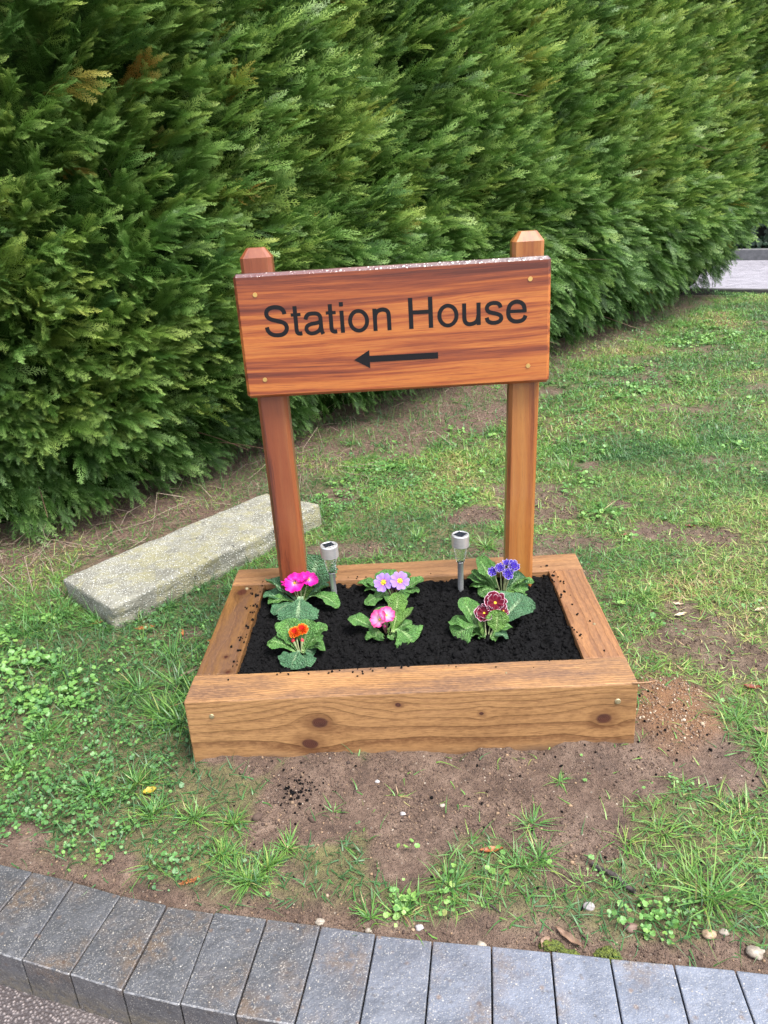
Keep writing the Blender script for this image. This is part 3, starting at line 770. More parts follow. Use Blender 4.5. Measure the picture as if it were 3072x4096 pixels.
    post(-.3745, -.379, m_postL, 'reddish brown left post'); post(.372, .398, m_postR, 'orange right post')
sign()

# ------------------------------------------------------------------ solar lights
def solar(loc, lab, tilt):
    root = empty('solar_light', loc, lab, 'solar light', 'solar stake lights in the flower bed'); root.rotation_euler = tilt
    bm = lathe_bm([(.0065, -.06), (.0095, .02), (.0100, .106), (.0112, .107), (.0112, .112)], 24); bm_link('stake', bm, m_steel, root, True)
    bm = lathe_bm([(.0125, .109), (.0150, .118), (.0205, .150), (.0222, .166)], 14); bm_link('lens', bm, m_glass, root)
    bm = lathe_bm([(.0262, .166), (.0285, .168), (.0288, .2055), (.0275, .2085), (.025, .209), (.0245, .2075)], 40)
    cap = bm_link('cap', bm, m_steel, root)
    bm = box_bm(-.0165, .0165, -.0165, .0165, .2070, .2092, .0008, 1)
    bmesh.ops.rotate(bm, verts=bm.verts, cent=(0, 0, 0), matrix=Matrix.Rotation(.5, 3, 'Z'))
    bm_link('solar_panel', bm, m_cell, cap)
solar((-.237, .168, .186), 'steel solar stake light beside the magenta primrose', (math.radians(0), math.radians(-1.0), 0))
solar((.181, .202, .186), 'steel solar stake light between lilac and violet primroses', (0, math.radians(1.0), .4))

# ------------------------------------------------------------------ primroses
def leaf_mat(name, base, light, vein, nveins=10):
    M = Mat(name, 0.42)
    uv = M.xyz(M.coord('UV')); u = uv[0]; v = M.math('ABSOLUTE', (uv[1] - .5) * 2.0)
    P = M.coord()
    q = (u - v * .26) * float(nveins)
    lat = M.math('ABSOLUTE', M.math('FRACT', q) - .5)
    latm = M.ss(lat, .36, .5) * M.ss(v, .04, .95, 1.0, .25) * M.ss(u, .12, .3)
    mid = M.ss(v, .045, .14, 1.0, 0.0) * M.ss(u, .98, .6)
    n = M.noise(P, 45, 4, .6); cell = M.voro(P, 210)
    col = M.mix(M.ss(n, .3, .7), base, light)
    col = M.mix(latm * .42, col, vein); col = M.mix(mid * .75, col, vein)
    col = M.mix(M.ss(cell, .0, .5, .22, 0.0), col, M.mix(.5, col, vein))
    pet = M.ss(u, .02, .22, 1.0, 0.0)
    col = M.mix(pet * .8, col, vein)
    nrm = M.bump(cell * -.9 + latm * -1.0 + n * .4, .9, .007)
    M.set(Base_Color=col, Normal=nrm, Roughness=.40)
    M.translucent(M.mix(.5, col, (.16, .34, .03)), .22, nrm)
    return M.m
ml_blue = leaf_mat('bluish_primrose_leaf', (.042, .125, .056), (.078, .195, .088), (.32, .46, .26))
ml_green = leaf_mat('green_primrose_leaf', (.060, .17, .036), (.108, .255, .055), (.33, .50, .20))
ml_lime = leaf_mat('lime_primrose_leaf', (.085, .20, .03), (.13, .27, .05), (.38, .52, .2), 12)
LU = np.concatenate([np.linspace(0, .8, 22), [.85, .89, .925, .955, .978, .992, 1.0]]); LVv = np.linspace(-1, 1, 17)
def leaf_mesh(base, tip, width, arch=.02, cup=.25, roll=0.0, droop=0.0, wave=.12, seed=0, slim=False, bow=0.0, face=False):
    r = np.random.default_rng(seed)
    b = np.array(base); t = np.array(tip)
    mid = b * .45 + t * .55 + np.array([0, 0, arch])
    az = t - b; az[2] = 0
    if np.linalg.norm(az) < .006: az = np.array([0, -1, 0.])
    az /= np.linalg.norm(az)
    if face: az = np.array([0, 1., 0]) if face is True else np.array(face, float)
    sd_ = np.array([-az[1], az[0], 0])
    mid = mid + sd_ * bow
    u = LU[:, None]
    C = (1 - u) ** 2 * b + 2 * u * (1 - u) * mid + u * u * t
    C[:, 2] -= droop * LU ** 4
    T = np.gradient(C, LU, axis=0); T /= np.linalg.norm(T, axis=1, keepdims=True)
    S0 = sd_ - (T @ sd_)[:, None] * T; S0 /= np.linalg.norm(S0, axis=1, keepdims=True)
    N0 = np.cross(T, S0)
    ro = roll * (0.3 + .7 * LU[:, None])
    S = S0 * np.cos(ro) + N0 * np.sin(ro); N = np.cross(T, S)
    if slim: pr = ([0, .15, .3, .5, .7, .85, .93, .98, 1], [.22, .3, .5, .85, 1, .85, .62, .34, .04])
    else: pr = ([0, .12, .25, .4, .55, .68, .8, .9, .96, .99, 1], [.13, .15, .27, .62, .9, 1, .97, .76, .5, .25, .03])
    uu = LU
    wd = np.interp(uu, *pr); wd = np.convolve(np.pad(wd, 1, mode='edge'), [.2, .6, .2], 'valid'); wd[-1] = .03
    wd = wd * (1 + .045 * np.sin(uu * 70 + r.uniform(0, 6)) + .05 * np.sin(uu * 23 + r.uniform(0, 6))) * width * .57
    v = LVv[None]; w_ = wd[:, None]
    av = np.abs(v)
    ph = r.uniform(0, 6, 2)
    edge = np.where(v > 0, np.sin(u * 15 + ph[0]), np.sin(u * 17 + ph[1])) * wave * av ** 2.2
    q = (u - av * .26) * 10
    puck = (np.abs(np.sin(np.pi * q)) ** .8 - .6) * .0035 * np.clip(1 - av ** 4, 0, 1) * np.clip((u - .15) * 4, 0, 1) * min(1, width / .05)
    h = cup * av ** 1.6 * w_ + edge * w_ + puck - .0022 * np.exp(-(v / .09) ** 2)
    Pp = C[:, None] + S[:, None] * (v * w_)[..., None] * .97 + N[:, None] * h[..., None]
    nu, nv = len(LU), len(LVv)
    i = np.arange(nu - 1)[:, None] * nv + np.arange(nv - 1)[None]
    F = np.stack([i, i + 1, i + 1 + nv, i + nv], -1).reshape(-1, 4)
    UV = np.stack([np.repeat(LU, nv), np.tile(LVv * .5 + .5, nu)], 1)
    return np_mesh('leaf', Pp.reshape(-1, 3), F, uv=UV)
def petal_mat(name, stops, noise=.1, trans=.35):
    M = Mat(name, .5); uv = M.xyz(M.coord('UV'))
    n = M.noise(M.vec(uv[0] * 2.0, uv[1] * 26.0), 1.0, 3)
    col = M.ramp(uv[0] + (n - .5) * noise, stops); M.b.inputs['Specular IOR Level'].default_value = .15
    nb = M.bump(n, .3, .001)
    M.set(Base_Color=col, Normal=nb); M.translucent(col, trans, nb); return M.m
def flower_mesh(centre, nrm, rad, n=5, whorls=1, ruffle=.10, notch=.14, cone=.25, seed=0, roll=None, gap=1.0):
    r = np.random.default_rng(seed)
    nrm = np.array(nrm, float); nrm /= np.linalg.norm(nrm)
    a = np.cross(nrm, [0, 0, 1.]) if abs(nrm[2]) < .95 else np.array([1., 0, 0]); a /= np.linalg.norm(a); b = np.cross(nrm, a)
    roll = r.uniform(0, 6.28) if roll is None else roll
    rr = np.linspace(.06, 1, 9); ss_ = np.linspace(-1, 1, 11)
    V, F, UV = [], [], []
    for wv in range(whorls):
        k = 1 - wv * (.62 / max(1, whorls)); lift = wv * .16
        for p in range(n):
            ang = roll + (p + wv * .5) / n * 2 * math.pi + r.uniform(-.06, .06)
            half = math.pi / n * 1.12 * gap
            g1, g2 = r.uniform(0, 6, 2); rk = r.uniform(.93, 1.05)
            rim = (1 - notch * np.exp(-(ss_ / .22) ** 2)) * np.clip(1 - np.abs(ss_) ** 5 * .22, 0, 1)
            Rr = rr[:, None] * rim[None] * k * rk
            wfac = np.where(rr < .55, .55 + rr / .55 * .45, 1.0)[:, None]
            th = ang + ss_[None] * half * wfac
            z = cone * Rr * (.35 + .65 * Rr) + lift * (.3 + .7 * rr[:, None]) + ruffle * np.sin(ss_[None] * (5 + wv) + g1) * rr[:, None] ** 2 + .05 * np.sin(ss_[None] * 11 + g2) * ruffle * 6 * rr[:, None] ** 3 + (p % 2) * .025
            P = (np.cos(th) * Rr)[..., None] * a + (np.sin(th) * Rr)[..., None] * b + z[..., None] * nrm
            o = len(V) and sum(len(x) for x in V)
            V.append((P * rad + np.array(centre)).reshape(-1, 3))
            i = np.arange(8)[:, None] * 11 + np.arange(10)[None]
            F.append(np.stack([i, i + 1, i + 12, i + 11], -1).reshape(-1, 4) + o)
            UV.append(np.stack([np.repeat(rr, 11), np.tile(ss_ * .5 + .5, 9)], 1))
    return np_mesh('flower', np.concatenate(V), np.concatenate(F), uv=np.concatenate(UV))
YEL = (.80, .52, .03)
pm_mag = petal_mat('magenta_petal', [(.0, YEL), (.12, (0.731, 0.344, 0.086)), (.18, (0.6708, 0.3096, 0.473)), (.36, (0.5676, 0.0516, 0.3268)), (.7, (0.5332, 0.01032, 0.2494)), (1, (0.473, 0.01032, 0.215))], .1, .15)
pm_lil = petal_mat('lilac_petal', [(.0, YEL), (.27, (0.7052, 0.4988, 0.0344)), (.31, (0.3096, 0.0774, 0.258)), (.45, (0.2924, 0.1462, 0.4472)), (.75, (0.3182, 0.1892, 0.516)), (1, (0.344, 0.2236, 0.5676))], .08)
pm_pink = petal_mat('pink_petal', [(.0, YEL), (.13, (0.7052, 0.43, 0.172)), (.22, (0.7052, 0.3956, 0.516)), (.55, (0.688, 0.258, 0.4472)), (.85, (0.6536, 0.1032, 0.3096)), (1, (0.6192, 0.043, 0.2236))])
pm_vio = petal_mat('violet_laced_petal', [(.0, (0.258, 0.258, 0.043)), (.12, (0.0258, 0.01204, 0.1634)), (.6, (0.03612, 0.0172, 0.2494)), (.92, (0.043, 0.02236, 0.2666)), (.97, (0.43, 0.3612, 0.5332)), (1, (0.5332, 0.4644, 0.5676))], .04, .08)
pm_bur = petal_mat('burgundy_laced_petal', [(.0, YEL), (.14, (0.645, 0.3612, 0.0172)), (.20, (0.0731, 0.00172, 0.0086)), (.6, (0.0903, 0.00172, 0.01204)), (.93, (0.0946, 0.00344, 0.0172)), (.975, (0.473, 0.3096, 0.3698)), (1, (0.5676, 0.4472, 0.4988))], .04, .08)
pm_org = petal_mat('orange_petal', [(.0, (0.3096, 0.01032, 0.00516)), (.5, (0.3784, 0.0086, 0.0043)), (.88, (0.4472, 0.01892, 0.00516)), (.95, (0.5504, 0.1118, 0.0086)), (1, (0.6192, 0.2752, 0.0172))], .16, .08)
m_eye = simple('flower_eye', (.80, .50, .02), .6); m_eye.set(Normal=m_eye.bump(m_eye.noise(m_eye.coord(), 500, 2), .6, .001)); m_eye = m_eye.m
m_bud = simple('dark_bud', (.06, .012, .12), .5); m_bud.set(Base_Color=m_bud.ramp(m_bud.noise(m_bud.coord(), 90, 2), [(.3, (.05, .01, .1)), (.7, (.10, .02, .18))])); m_bud = m_bud.m
m_redbud = simple('red_bud', (.5, .012, .02), .5); m_redbud.set(Base_Color=m_redbud.ramp(m_redbud.noise(m_redbud.coord(), 90, 2), [(.3, (.4, .01, .02)), (.7, (.6, .03, .05))])); m_redbud = m_redbud.m
m_pinkbud = simple('pink_bud', (.6, .02, .2), .5).m
def stem_mat(name, a, b):
    M = Mat(name, .55); M.set(Base_Color=M.ramp(M.noise(M.coord(), 120, 3), [(.35, a), (.65, b)])); return M.m
m_stalkg = stem_mat('pale_flower_stalk', (.16, .20, .09), (.26, .26, .13)); m_stalkm = stem_mat('maroon_flower_stalk', (.05, .018, .018), (.13, .05, .045))
def conv(kind):
    if kind == 'A': return lambda x, y, z: gp(900 + x / 3.318, 2150 + y / 3.318, SOIL_Z + z)
    if kind == 'B': return lambda x, y, z: gp(1370 + x / 4.74, 2200 + y / 4.74, SOIL_Z + z)
    return lambda x, y, z: gp(1700 + x / 3.016, 2150 + y / 3.016, SOIL_Z + z)
def primrose(kind, base, lab, leaves, flowers, pm, stalk, buds=(), fl={}):
    cv_ = conv(kind)
    b = cv_(*base, .008)
    root = empty('primrose', tuple(b), lab, 'primrose', 'primroses planted in the bed')
    inv = Matrix.Translation(-Vector(b))
    def ch(o, p=root):
        o.parent = p; o.matrix_parent_inverse = inv if p is root else Matrix()
        return o
    for k, L in enumerate(leaves):
        (tx, ty, tz, wd, mat), kw = L[:5], (L[5] if len(L) > 5 else {})
        tip = cv_(tx, ty, tz)
        d = tip - b; d[2] = 0; dl = np.linalg.norm(d) + 1e-6
        bb = b + d / dl * min(.010, dl * .3) + np.array([0, 0, -.006])
        if 'base' in kw: bb = cv_(*kw['base']); kw = {q: v for q, v in kw.items() if q != 'base'}
        kw = dict(dict(seed=k * 7 + len(lab)), **kw)
        me = leaf_mesh(bb, tip, wd, **kw)
        ch(link('leaf', me, mat, smooth=True))
    sp_ = []
    for k, (fx, fy, fz, rad, nr) in enumerate(flowers):
        c = cv_(fx, fy, fz)
        kw = dict(dict(seed=k * 5 + len(lab) * 3), **fl)
        f = ch(link('flower', flower_mesh(c, nr, rad, **kw), pm, smooth=True))
        n = np.array(nr, float); n /= np.linalg.norm(n)
        if pm not in (pm_org, pm_vio):
            bm = bmesh.new(); bmesh.ops.create_uvsphere(bm, u_segments=10, v_segments=6, radius=rad * .11)
            bmesh.ops.scale(bm, vec=(1, 1, .6), verts=bm.verts); bmesh.ops.translate(bm, verts=bm.verts, vec=tuple(c + n * rad * .05))
            o = bm_link('flower_centre', bm, m_eye, None, True); ch(o, f); o.matrix_parent_inverse = Matrix()
        p0 = b + (c - b) * np.array([.25, .25, 0]); c2 = c - n * rad * .05
        mids = (p0 + c2) / 2 + np.array([0, 0, .004])
        sp_.append((catmull([p0, mids, c2 - n * .022, c2 - n * .008, c2], 4), np.interp(np.linspace(0, 1, 17), [0, .5, .6, .9, 1], [.0022, .002, .0042, .0062, .003])))
    for (fx, fy, fz, rad, m) in buds:
        c = cv_(fx, fy, fz)
        bm = bmesh.new(); bmesh.ops.create_uvsphere(bm, u_segments=12, v_segments=8, radius=rad)
        for v in bm.verts: v.co.z *= 1.35; v.co.x *= 1 - .25 * max(0, v.co.z / rad); v.co.y *= 1 - .25 * max(0, v.co.z / rad)
        bmesh.ops.translate(bm, verts=bm.verts, vec=tuple(c)); ch(bm_link('bud', bm, m, None, True))
        p0 = b + (c - b) * np.array([.3, .3, 0]); sp_.append((np.linspace(p0, c, 5), [.002, .002, .003, .0045, .0045]))
    V, F = tube_np(sp_, 7)
    ch(link('flower_stalks', np_mesh('flower_stalks', V, F), stalk, smooth=True))
G_, B_, Li = ml_green, ml_blue, ml_lime
UPN = (0, -.62, .78)
primrose('A', (1000, 850), 'primrose with magenta flowers and large bluish leaves, beside the left post',
  [(1240, 235, .13, .142, B_, dict(arch=-.008, cup=.10, face=True, base=(1080, 760, .01))), (900, 325, .085, .085, B_, dict(arch=.0, cup=.15, face=True, base=(960, 760, .01))), (560, 560, .06, .085, B_, dict(arch=.012, cup=.35, roll=.45)), (505, 770, .03, .055, B_, dict(arch=.02)), (570, 880, .02, .05, G_, dict(arch=.03)),
   (640, 1030, .008, .055, B_, dict(arch=.03)), (955, 1145, .004, .125, B_, dict(arch=.022, cup=-.08, wave=.04, base=(1005, 780, .052), face=(-.12, -1, 0))), (1085, 600, .062, .05, Li, dict(arch=-.012, cup=-.15, slim=True, face=True)), (1390, 640, .055, .075, B_, dict(arch=.02, cup=.3, roll=-.3)),
   (1510, 930, .004, .05, G_, dict(arch=.045, roll=.3, base=(1120, 790, .03))), (1480, 400, .075, .045, B_, dict(arch=.0, cup=.3, base=(1200, 700, .02))), (1300, 760, .012, .05, G_, dict(arch=.03))],
  [(925, 605, .075, .036, (-.15, -.62, .75)), (1110, 560, .078, .032, (.35, -.35, .85)), (850, 555, .07, .03, (-.5, -.3, .8)), (1010, 540, .085, .028, (.1, -.1, 1))], pm_mag, m_stalkg, (), dict(ruffle=.10, cone=.2, notch=.09, gap=1.05))
primrose('A', (1000, 1530), 'primrose with orange double flowers, by the front left corner of the bed',
  [(790, 1085, .085, .07, G_, dict(arch=.0, cup=.2, face=(-.3, 1, 0))), (680, 1130, .075, .035, G_, dict(arch=.005)), (1355, 1165, .065, .055, G_, dict(arch=.015, cup=.15, base=(1050, 1430, .02))), (1120, 1085, .085, .065, G_, dict(arch=.0, face=True)),
   (565, 1390, .035, .06, G_, dict(arch=.035, cup=-.08)), (1290, 1290, .05, .07, G_, dict(arch=.03, cup=-.05, roll=-.2)), (1330, 1500, .01, .045, G_, dict(arch=.045)), (880, 1755, .004, .075, B_, dict(arch=.02, cup=.05, base=(985, 1500, .03), face=(-.3, -1, 0))), (1080, 1740, .002, .06, B_, dict(arch=.035, cup=.05)),
   (780, 1690, .004, .05, B_, dict(arch=.03)), (1180, 1560, .006, .05, B_, dict(arch=.03)), (830, 1330, .04, .04, G_, dict(arch=.02))],
  [(930, 1262, .062, .0205, (-.1, -.45, .9)), (1020, 1222, .066, .0205, (.1, -.4, .9))], pm_org, m_stalkg, [(905, 1365, .04, .006, m_redbud), (1025, 1365, .04, .005, m_redbud)], dict(n=8, whorls=4, ruffle=.12, notch=.05, cone=.15))
primrose('B', (950, 850), 'primrose with lilac yellow eyed flowers, behind the pink one',
  [(790, 370, .055, .075, G_, dict(arch=.01, cup=-.1, face=True)), (300, 610, .022, .048, G_, dict(arch=.025)), (430, 760, .012, .05, G_, dict(arch=.03)), (430, 1040, .004, .055, G_, dict(arch=.035, cup=-.1)), (620, 960, .004, .045, G_, dict(arch=.03)), (930, 1000, .002, .045, G_, dict(arch=.03)),
   (1540, 540, .045, .05, G_, dict(arch=.01, cup=.25)), (1455, 740, .012, .058, G_, dict(arch=.03, cup=-.1)), (1220, 920, .004, .05, G_, dict(arch=.03)), (1240, 420, .05, .045, G_, dict(arch=.01)), (480, 600, .03, .04, G_, dict(arch=.02))],
  [(775, 612, .068, .034, (-.18, -.68, .70)), (1090, 585, .072, .034, (.12, -.68, .72))], pm_lil, m_stalkm, [(960, 680, .05, .010, m_bud), (900, 690, .035, .006, m_bud), (1040, 720, .03, .005, m_bud)], dict(ruffle=.05, notch=.10, cone=.12, roll=.3, gap=.88))
primrose('B', (850, 1580), 'primrose with pink white centred flowers, in the middle of the front row',
  [(135, 1265, .035, .055, G_, dict(arch=.012, cup=.1, face=(-.7, 1, 0), base=(700, 1560, .012))), (735, 1070, .058, .055, G_, dict(arch=.0, face=True)), (600, 1690, .006, .065, G_, dict(arch=.04, cup=-.05, roll=-.2)), (440, 1700, .004, .035, G_, dict(arch=.02)), (1060, 800, .10, .056, Li, dict(arch=-.005, cup=-.12, base=(980, 1450, .015), face=True)),
   (1040, 1130, .062, .042, Li, dict(arch=-.008, cup=-.2, slim=True, base=(950, 1560, .015), face=True)), (1350, 1090, .07, .028, Li, dict(arch=.0, slim=True, cup=.4)), (1325, 1370, .045, .05, G_, dict(arch=.02, cup=-.1, base=(960, 1590, .01))), (1350, 1750, .003, .10, G_, dict(arch=.022, cup=-.06, base=(1010, 1500, .03), face=(.5, -1, 0))),
   (900, 1440, .035, .022, Li, dict(arch=.0, slim=True)), (1000, 1700, .004, .04, G_, dict(arch=.02))],
  [(710, 1320, .055, .030, (-.45, -.55, .7)), (830, 1240, .065, .027, (.25, -.55, .8))], pm_pink, m_stalkm, [(795, 1455, .022, .0055, m_pinkbud)], dict(ruffle=.09, cone=.45, notch=.08, gap=1.05))
primrose('C', (930, 650), 'primrose with violet white edged flowers, beside the right post',
  [(640, 230, .10, .066, G_, dict(arch=-.005, cup=.3, roll=.2, face=(-.5, 1, 0))), (520, 470, .035, .055, G_, dict(arch=.02)), (540, 590, .012, .05, G_, dict(arch=.03)), (640, 690, .008, .065, G_, dict(arch=.04, cup=-.1)), (960, 790, .006, .058, Li, dict(arch=.045)), (1170, 430, .055, .08, B_, dict(arch=.0, cup=.2, face=True)),
   (1315, 530, .03, .045, G_, dict(arch=.02)), (1240, 500, .045, .06, G_, dict(arch=.015, roll=-.3)), (1230, 690, .008, .06, G_, dict(arch=.04)), (1080, 690, .01, .05, G_, dict(arch=.03)), (560, 400, .06, .04, G_, dict(arch=.01))],
  [(820, 412, .078, .0175, (-.3, -.6, .7)), (905, 368, .090, .0175, (-.1, -.6, .8)), (1000, 440, .075, .020, (.1, -.75, .6)), (1068, 345, .092, .0215, (.2, -.6, .8)), (985, 310, .098, .0165, (0, -.3, 1))], pm_vio, m_stalkg, (), dict(whorls=2, ruffle=.17, cone=.25, notch=.2))
primrose('C', (740, 1200), 'primrose with burgundy white edged flowers, at the front right',
  [(445, 725, .085, .062, G_, dict(arch=.0, cup=.25, roll=.1, face=(-.6, 1, 0))), (300, 1010, .03, .06, G_, dict(arch=.03)), (350, 1200, .006, .09, G_, dict(arch=.022, cup=-.05, base=(660, 1060, .035), face=(-.8, -1, 0))), (640, 1000, .055, .042, Li, dict(arch=-.005, cup=.3, roll=.5)), (880, 870, .085, .062, Li, dict(arch=-.015, cup=.12, base=(850, 1180, .01), face=True)),
   (1200, 690, .07, .112, B_, dict(arch=.005, cup=.10, base=(830, 1120, .015), face=(.45, 1, 0))), (860, 1240, .003, .04, G_, dict(arch=.02)), (1005, 1215, .003, .045, B_, dict(arch=.03)), (560, 1190, .004, .05, G_, dict(arch=.03)), (1040, 1070, .02, .05, G_, dict(arch=.025)), (690, 1210, .002, .04, G_, dict(arch=.02))],
  [(845, 790, .088, .037, (.15, -.68, .72)), (715, 915, .066, .031, (-.25, -.5, .82)), (945, 885, .07, .018, (.4, -.5, .7))], pm_bur, m_stalkg, (), dict(whorls=2, ruffle=.15, cone=.2, notch=.07))

# ------------------------------------------------------------------ stone
def stone():
    c = [gv(135, 1245, .10)[:2], gv(240, 1312, .10)[:2], gv(692, 1088, .115)[:2], gv(575, 1062, .115)[:2]]
    c = [np.array(p) for p in c]
    nu, nv = 110, 36
    bm = bmesh.new()
    bmesh.ops.create_cube(bm, size=2)
    bmesh.ops.subdivide_edges(bm, edges=bm.edges[:], cuts=28, use_grid_fill=True)
    r = .09
    for v in bm.verts:
        x, y, z = v.co
        # rounded box in unit space
        s = Vector((x * 2.9, y, z * .62)); hx, hy, hz = 2.9 - r, 1 - r, .62 - r
        q = Vector((max(-hx, min(hx, s.x)), max(-hy, min(hy, s.y)), max(-hz, min(hz, s.z)))); d = s - q
        if d.length > 1e-6: d = d.normalized() * r
        s = q + d
        u, w_, zz = s.x / 2.9 * .5 + .5, s.y * .5 + .5, s.z / .62
        p = (c[1] * (1 - u) + c[2] * u) * (1 - w_) + (c[0] * (1 - u) + c[3] * u) * w_
        top = .10 + .015 * u
        z_ = top - (1 - zz) * .10
        k = .5 + .5 * zz
        nn = (float(fbm(p[0] * 9, p[1] * 9 + z_ * 9, 61, 3)) - .45) * .028 + (float(vnoise(p[0] * 45, p[1] * 45 + z_ * 45, 62)) - .5) * .008
        n2 = (float(fbm(u * 11 + 3, z_ * 30, 63, 3)) - .42) * .075
        v.co = (p[0] + nn * .6 - (.03 * (1 - k)) * 0, p[1] + (n2 if abs(w_ - .5) > .45 else 0) * .5, z_ + nn * (zz > .2) * .55)
    M = Mat('lichen_stone', .9); P = M.coord()
    n1 = M.noise(P, 10, 6, .7); n2 = M.noise(P, 55, 5, .7); n3 = M.noise(P, 5, 4, .6)
    col = M.ramp(n1, [(.35, (.125, .12, .095)), (.55, (.195, .19, .155)), (.7, (.255, .248, .205))])
    n4 = M.noise(P, 26, 5, .7)
    col = M.mix(M.ss(n4 * .5 + n3 * .5, .47, .58) * .5, col, (.20, .18, .06))
    v = M.voro(P, 125); vc = M.xyz(M.voro(P, 125, out='Color'))
    wh = M.ss(v * .6 + n2 * .5, .36, .56, 1.0, 0.0) * M.ss(vc[0] * .5 + M.noise(P, 3.5, 4) * .95, .52, .78)
    col = M.mix(wh * .9, col, (.47, .47, .43))
    col = M.mix(M.ss(M.noise(P, 34, 4, .7), .62, .68), col, (.05, .048, .042))
    g = M.xyz(P); low = M.ss(g[2], .0, .06, .6, 0.0); col = M.mix(low, col, (.12, .115, .07))
    M.set(Base_Color=col, Normal=M.bump(n2 * .8 + wh * .5 + M.noise(P, 150, 3) * .3, .9, .008))
    tag(bm_link('stone_slab', bm, M.m, None, True), 'long rough stone block with white and yellow lichen lying on the grass', 'stone')
stone()

# ------------------------------------------------------------------ hedge
def quad_strip(p0, p1, w0, w1, up=0.0):
    d = p1 - p0; l = math.hypot(d[0], d[1]) + 1e-9; n = np.array([-d[1], d[0]]) / l
    return [(*(p0 + n * w0 / 2), 0), (*(p0 - n * w0 / 2), 0), (*(p1 - n * w1 / 2), 0), (*(p1 + n * w1 / 2), 0)]
def spray2d(r, npair, nsub, wq):
    """flat feathery spray of unit length along X"""
    Q, tipv = [], []
    Q.append(quad_strip(np.array([0, 0.]), np.array([1., 0]), wq * 1.3, wq * .8)); tipv.append((0, 1))
    for k in range(npair * 2):
        t = .06 + .90 * k / (npair * 2); sd = 1 if k % 2 else -1
        L = (.23 * (1 - t) ** .8 + .075) * r.uniform(.7, 1.3); an = sd * math.radians(r.uniform(24, 40))
        p0 = np.array([t, 0.]); dr = np.array([math.cos(an), math.sin(an)]); p1 = p0 + dr * L
        Q.append(quad_strip(p0, p1, wq, wq * .75)); tipv.append((t, min(1, t + L)))
        for j in range(nsub):
            tt = .22 + .7 * j / max(1, nsub); s2 = 1 if (j + k) % 2 else -1
            l2 = (.42 * L * (1 - tt) + .045) * r.uniform(.8, 1.2); a2 = an + s2 * math.radians(r.uniform(30, 46))
            q0 = p0 + dr * L * tt; q1 = q0 + np.array([math.cos(a2), math.sin(a2)]) * l2
            Q.append(quad_strip(q0, q1, wq * .95, wq * .7)); tipv.append((t + .3 * L, min(1, t + L * .8)))
    V = np.array(Q).reshape(-1, 3); T = np.array([[a, a, b, b] for a, b in tipv]).ravel()
    return V, T
def bough(r, nspray, npair, nsub, wq):
    """a drooping feathered branch tip of unit length along X, built from sprays"""
    Vs, Ts, Fs = [], [], []; off = 0
    for k in range(nspray):
        if k == nspray - 1: t, an, L = .52, 0.0, .48
        else:
            t = .02 + .66 * k / (nspray - 1); sd = 1 if k % 2 else -1
            an = sd * math.radians(r.uniform(14, 34)); L = (.44 - .18 * t) * r.uniform(.8, 1.2)
        V, T = spray2d(r, npair, nsub, wq / L)
        V = V * L
        V[:, 2] += -.35 * (V[:, 0] ** 2) / L * r.uniform(-.1, .9) + .25 * V[:, 1] ** 2 / L * r.uniform(-1, 1)
        ro = r.uniform(-.9, .9); c, s = math.cos(ro), math.sin(ro)
        V = V @ np.array([[1, 0, 0], [0, c, -s], [0, s, c]]).T
        el = r.uniform(-.30, .30); c, s = math.cos(el), math.sin(el); V = V @ np.array([[c, 0, -s], [0, 1, 0], [s, 0, c]]).T
        c, s = math.cos(an), math.sin(an); V = V @ np.array([[c, -s, 0], [s, c, 0], [0, 0, 1]]).T
        V[:, 0] += t; V[:, 2] += r.uniform(-.03, .03)
        Vs.append(V); Ts.append((np.clip(t + T * L, 0, 1) * .5 + .5 * T) * r.uniform(.55, 1.12)); Fs.append(np.arange(len(V)).reshape(-1, 4) + off); off += len(V)
    V = np.concatenate(Vs); V[:, 2] += -.10 * V[:, 0] ** 2
    return V, np.concatenate(Fs), dict(tip=np.concatenate(Ts))
def foliage_mat():
    M = Mat('conifer_foliage', .5)
    t, tip = M.attr('tint'), M.attr('tip')
    base = M.ramp(t, [(.0, (.028, .078, .018)), (.3, (.058, .140, .024)), (.6, (.098, .19, .032)), (.85, (.145, .225, .036)), (.93, (.17, .21, .03)), (.985, (.20, .21, .04)), (1, (.30, .15, .03))])
    young = M.ramp(t, [(.0, (.15, .29, .095)), (.4, (.25, .40, .11)), (.8, (.38, .48, .11)), (1, (.42, .40, .10))])
    col = M.mix(M.ss(tip, .45, .95) * .9, base, young)
    M.set(Base_Color=col, Roughness=.45); M.b.inputs['Specular IOR Level'].default_value = .35
    M.translucent(col, .42)
    return M.m
m_fol = foliage_mat()
HTOP = 4.6
def bulge(s, z):
    zz = np.clip(z, 0, 5)
    b = np.interp(zz, [0, .15, .5, 1.0, 1.8, 3.0, 4.0, 4.6], [-.16, -.03, .10, .20, .27, .30, .25, .0])
    lump_ = (fbm(s * 1.25, z * 1.1, 71, 3) - .46) * .42 + (fbm(s * 3.4, z * 3.2, 72, 2) - .38) * .26
    b = b + .45 * sstep(HTOT - 3.2, HTOT - .4, s) * sstep(.35, 1.1, z)
    return b + lump_
def hedge_pts(s, z):
    x, y, nx_, ny_ = hedge_at(s); b = bulge(s, z)
    return np.stack([x + nx_ * b, y + ny_ * b, z], 1), np.stack([nx_, ny_, np.zeros_like(nx_)], 1)
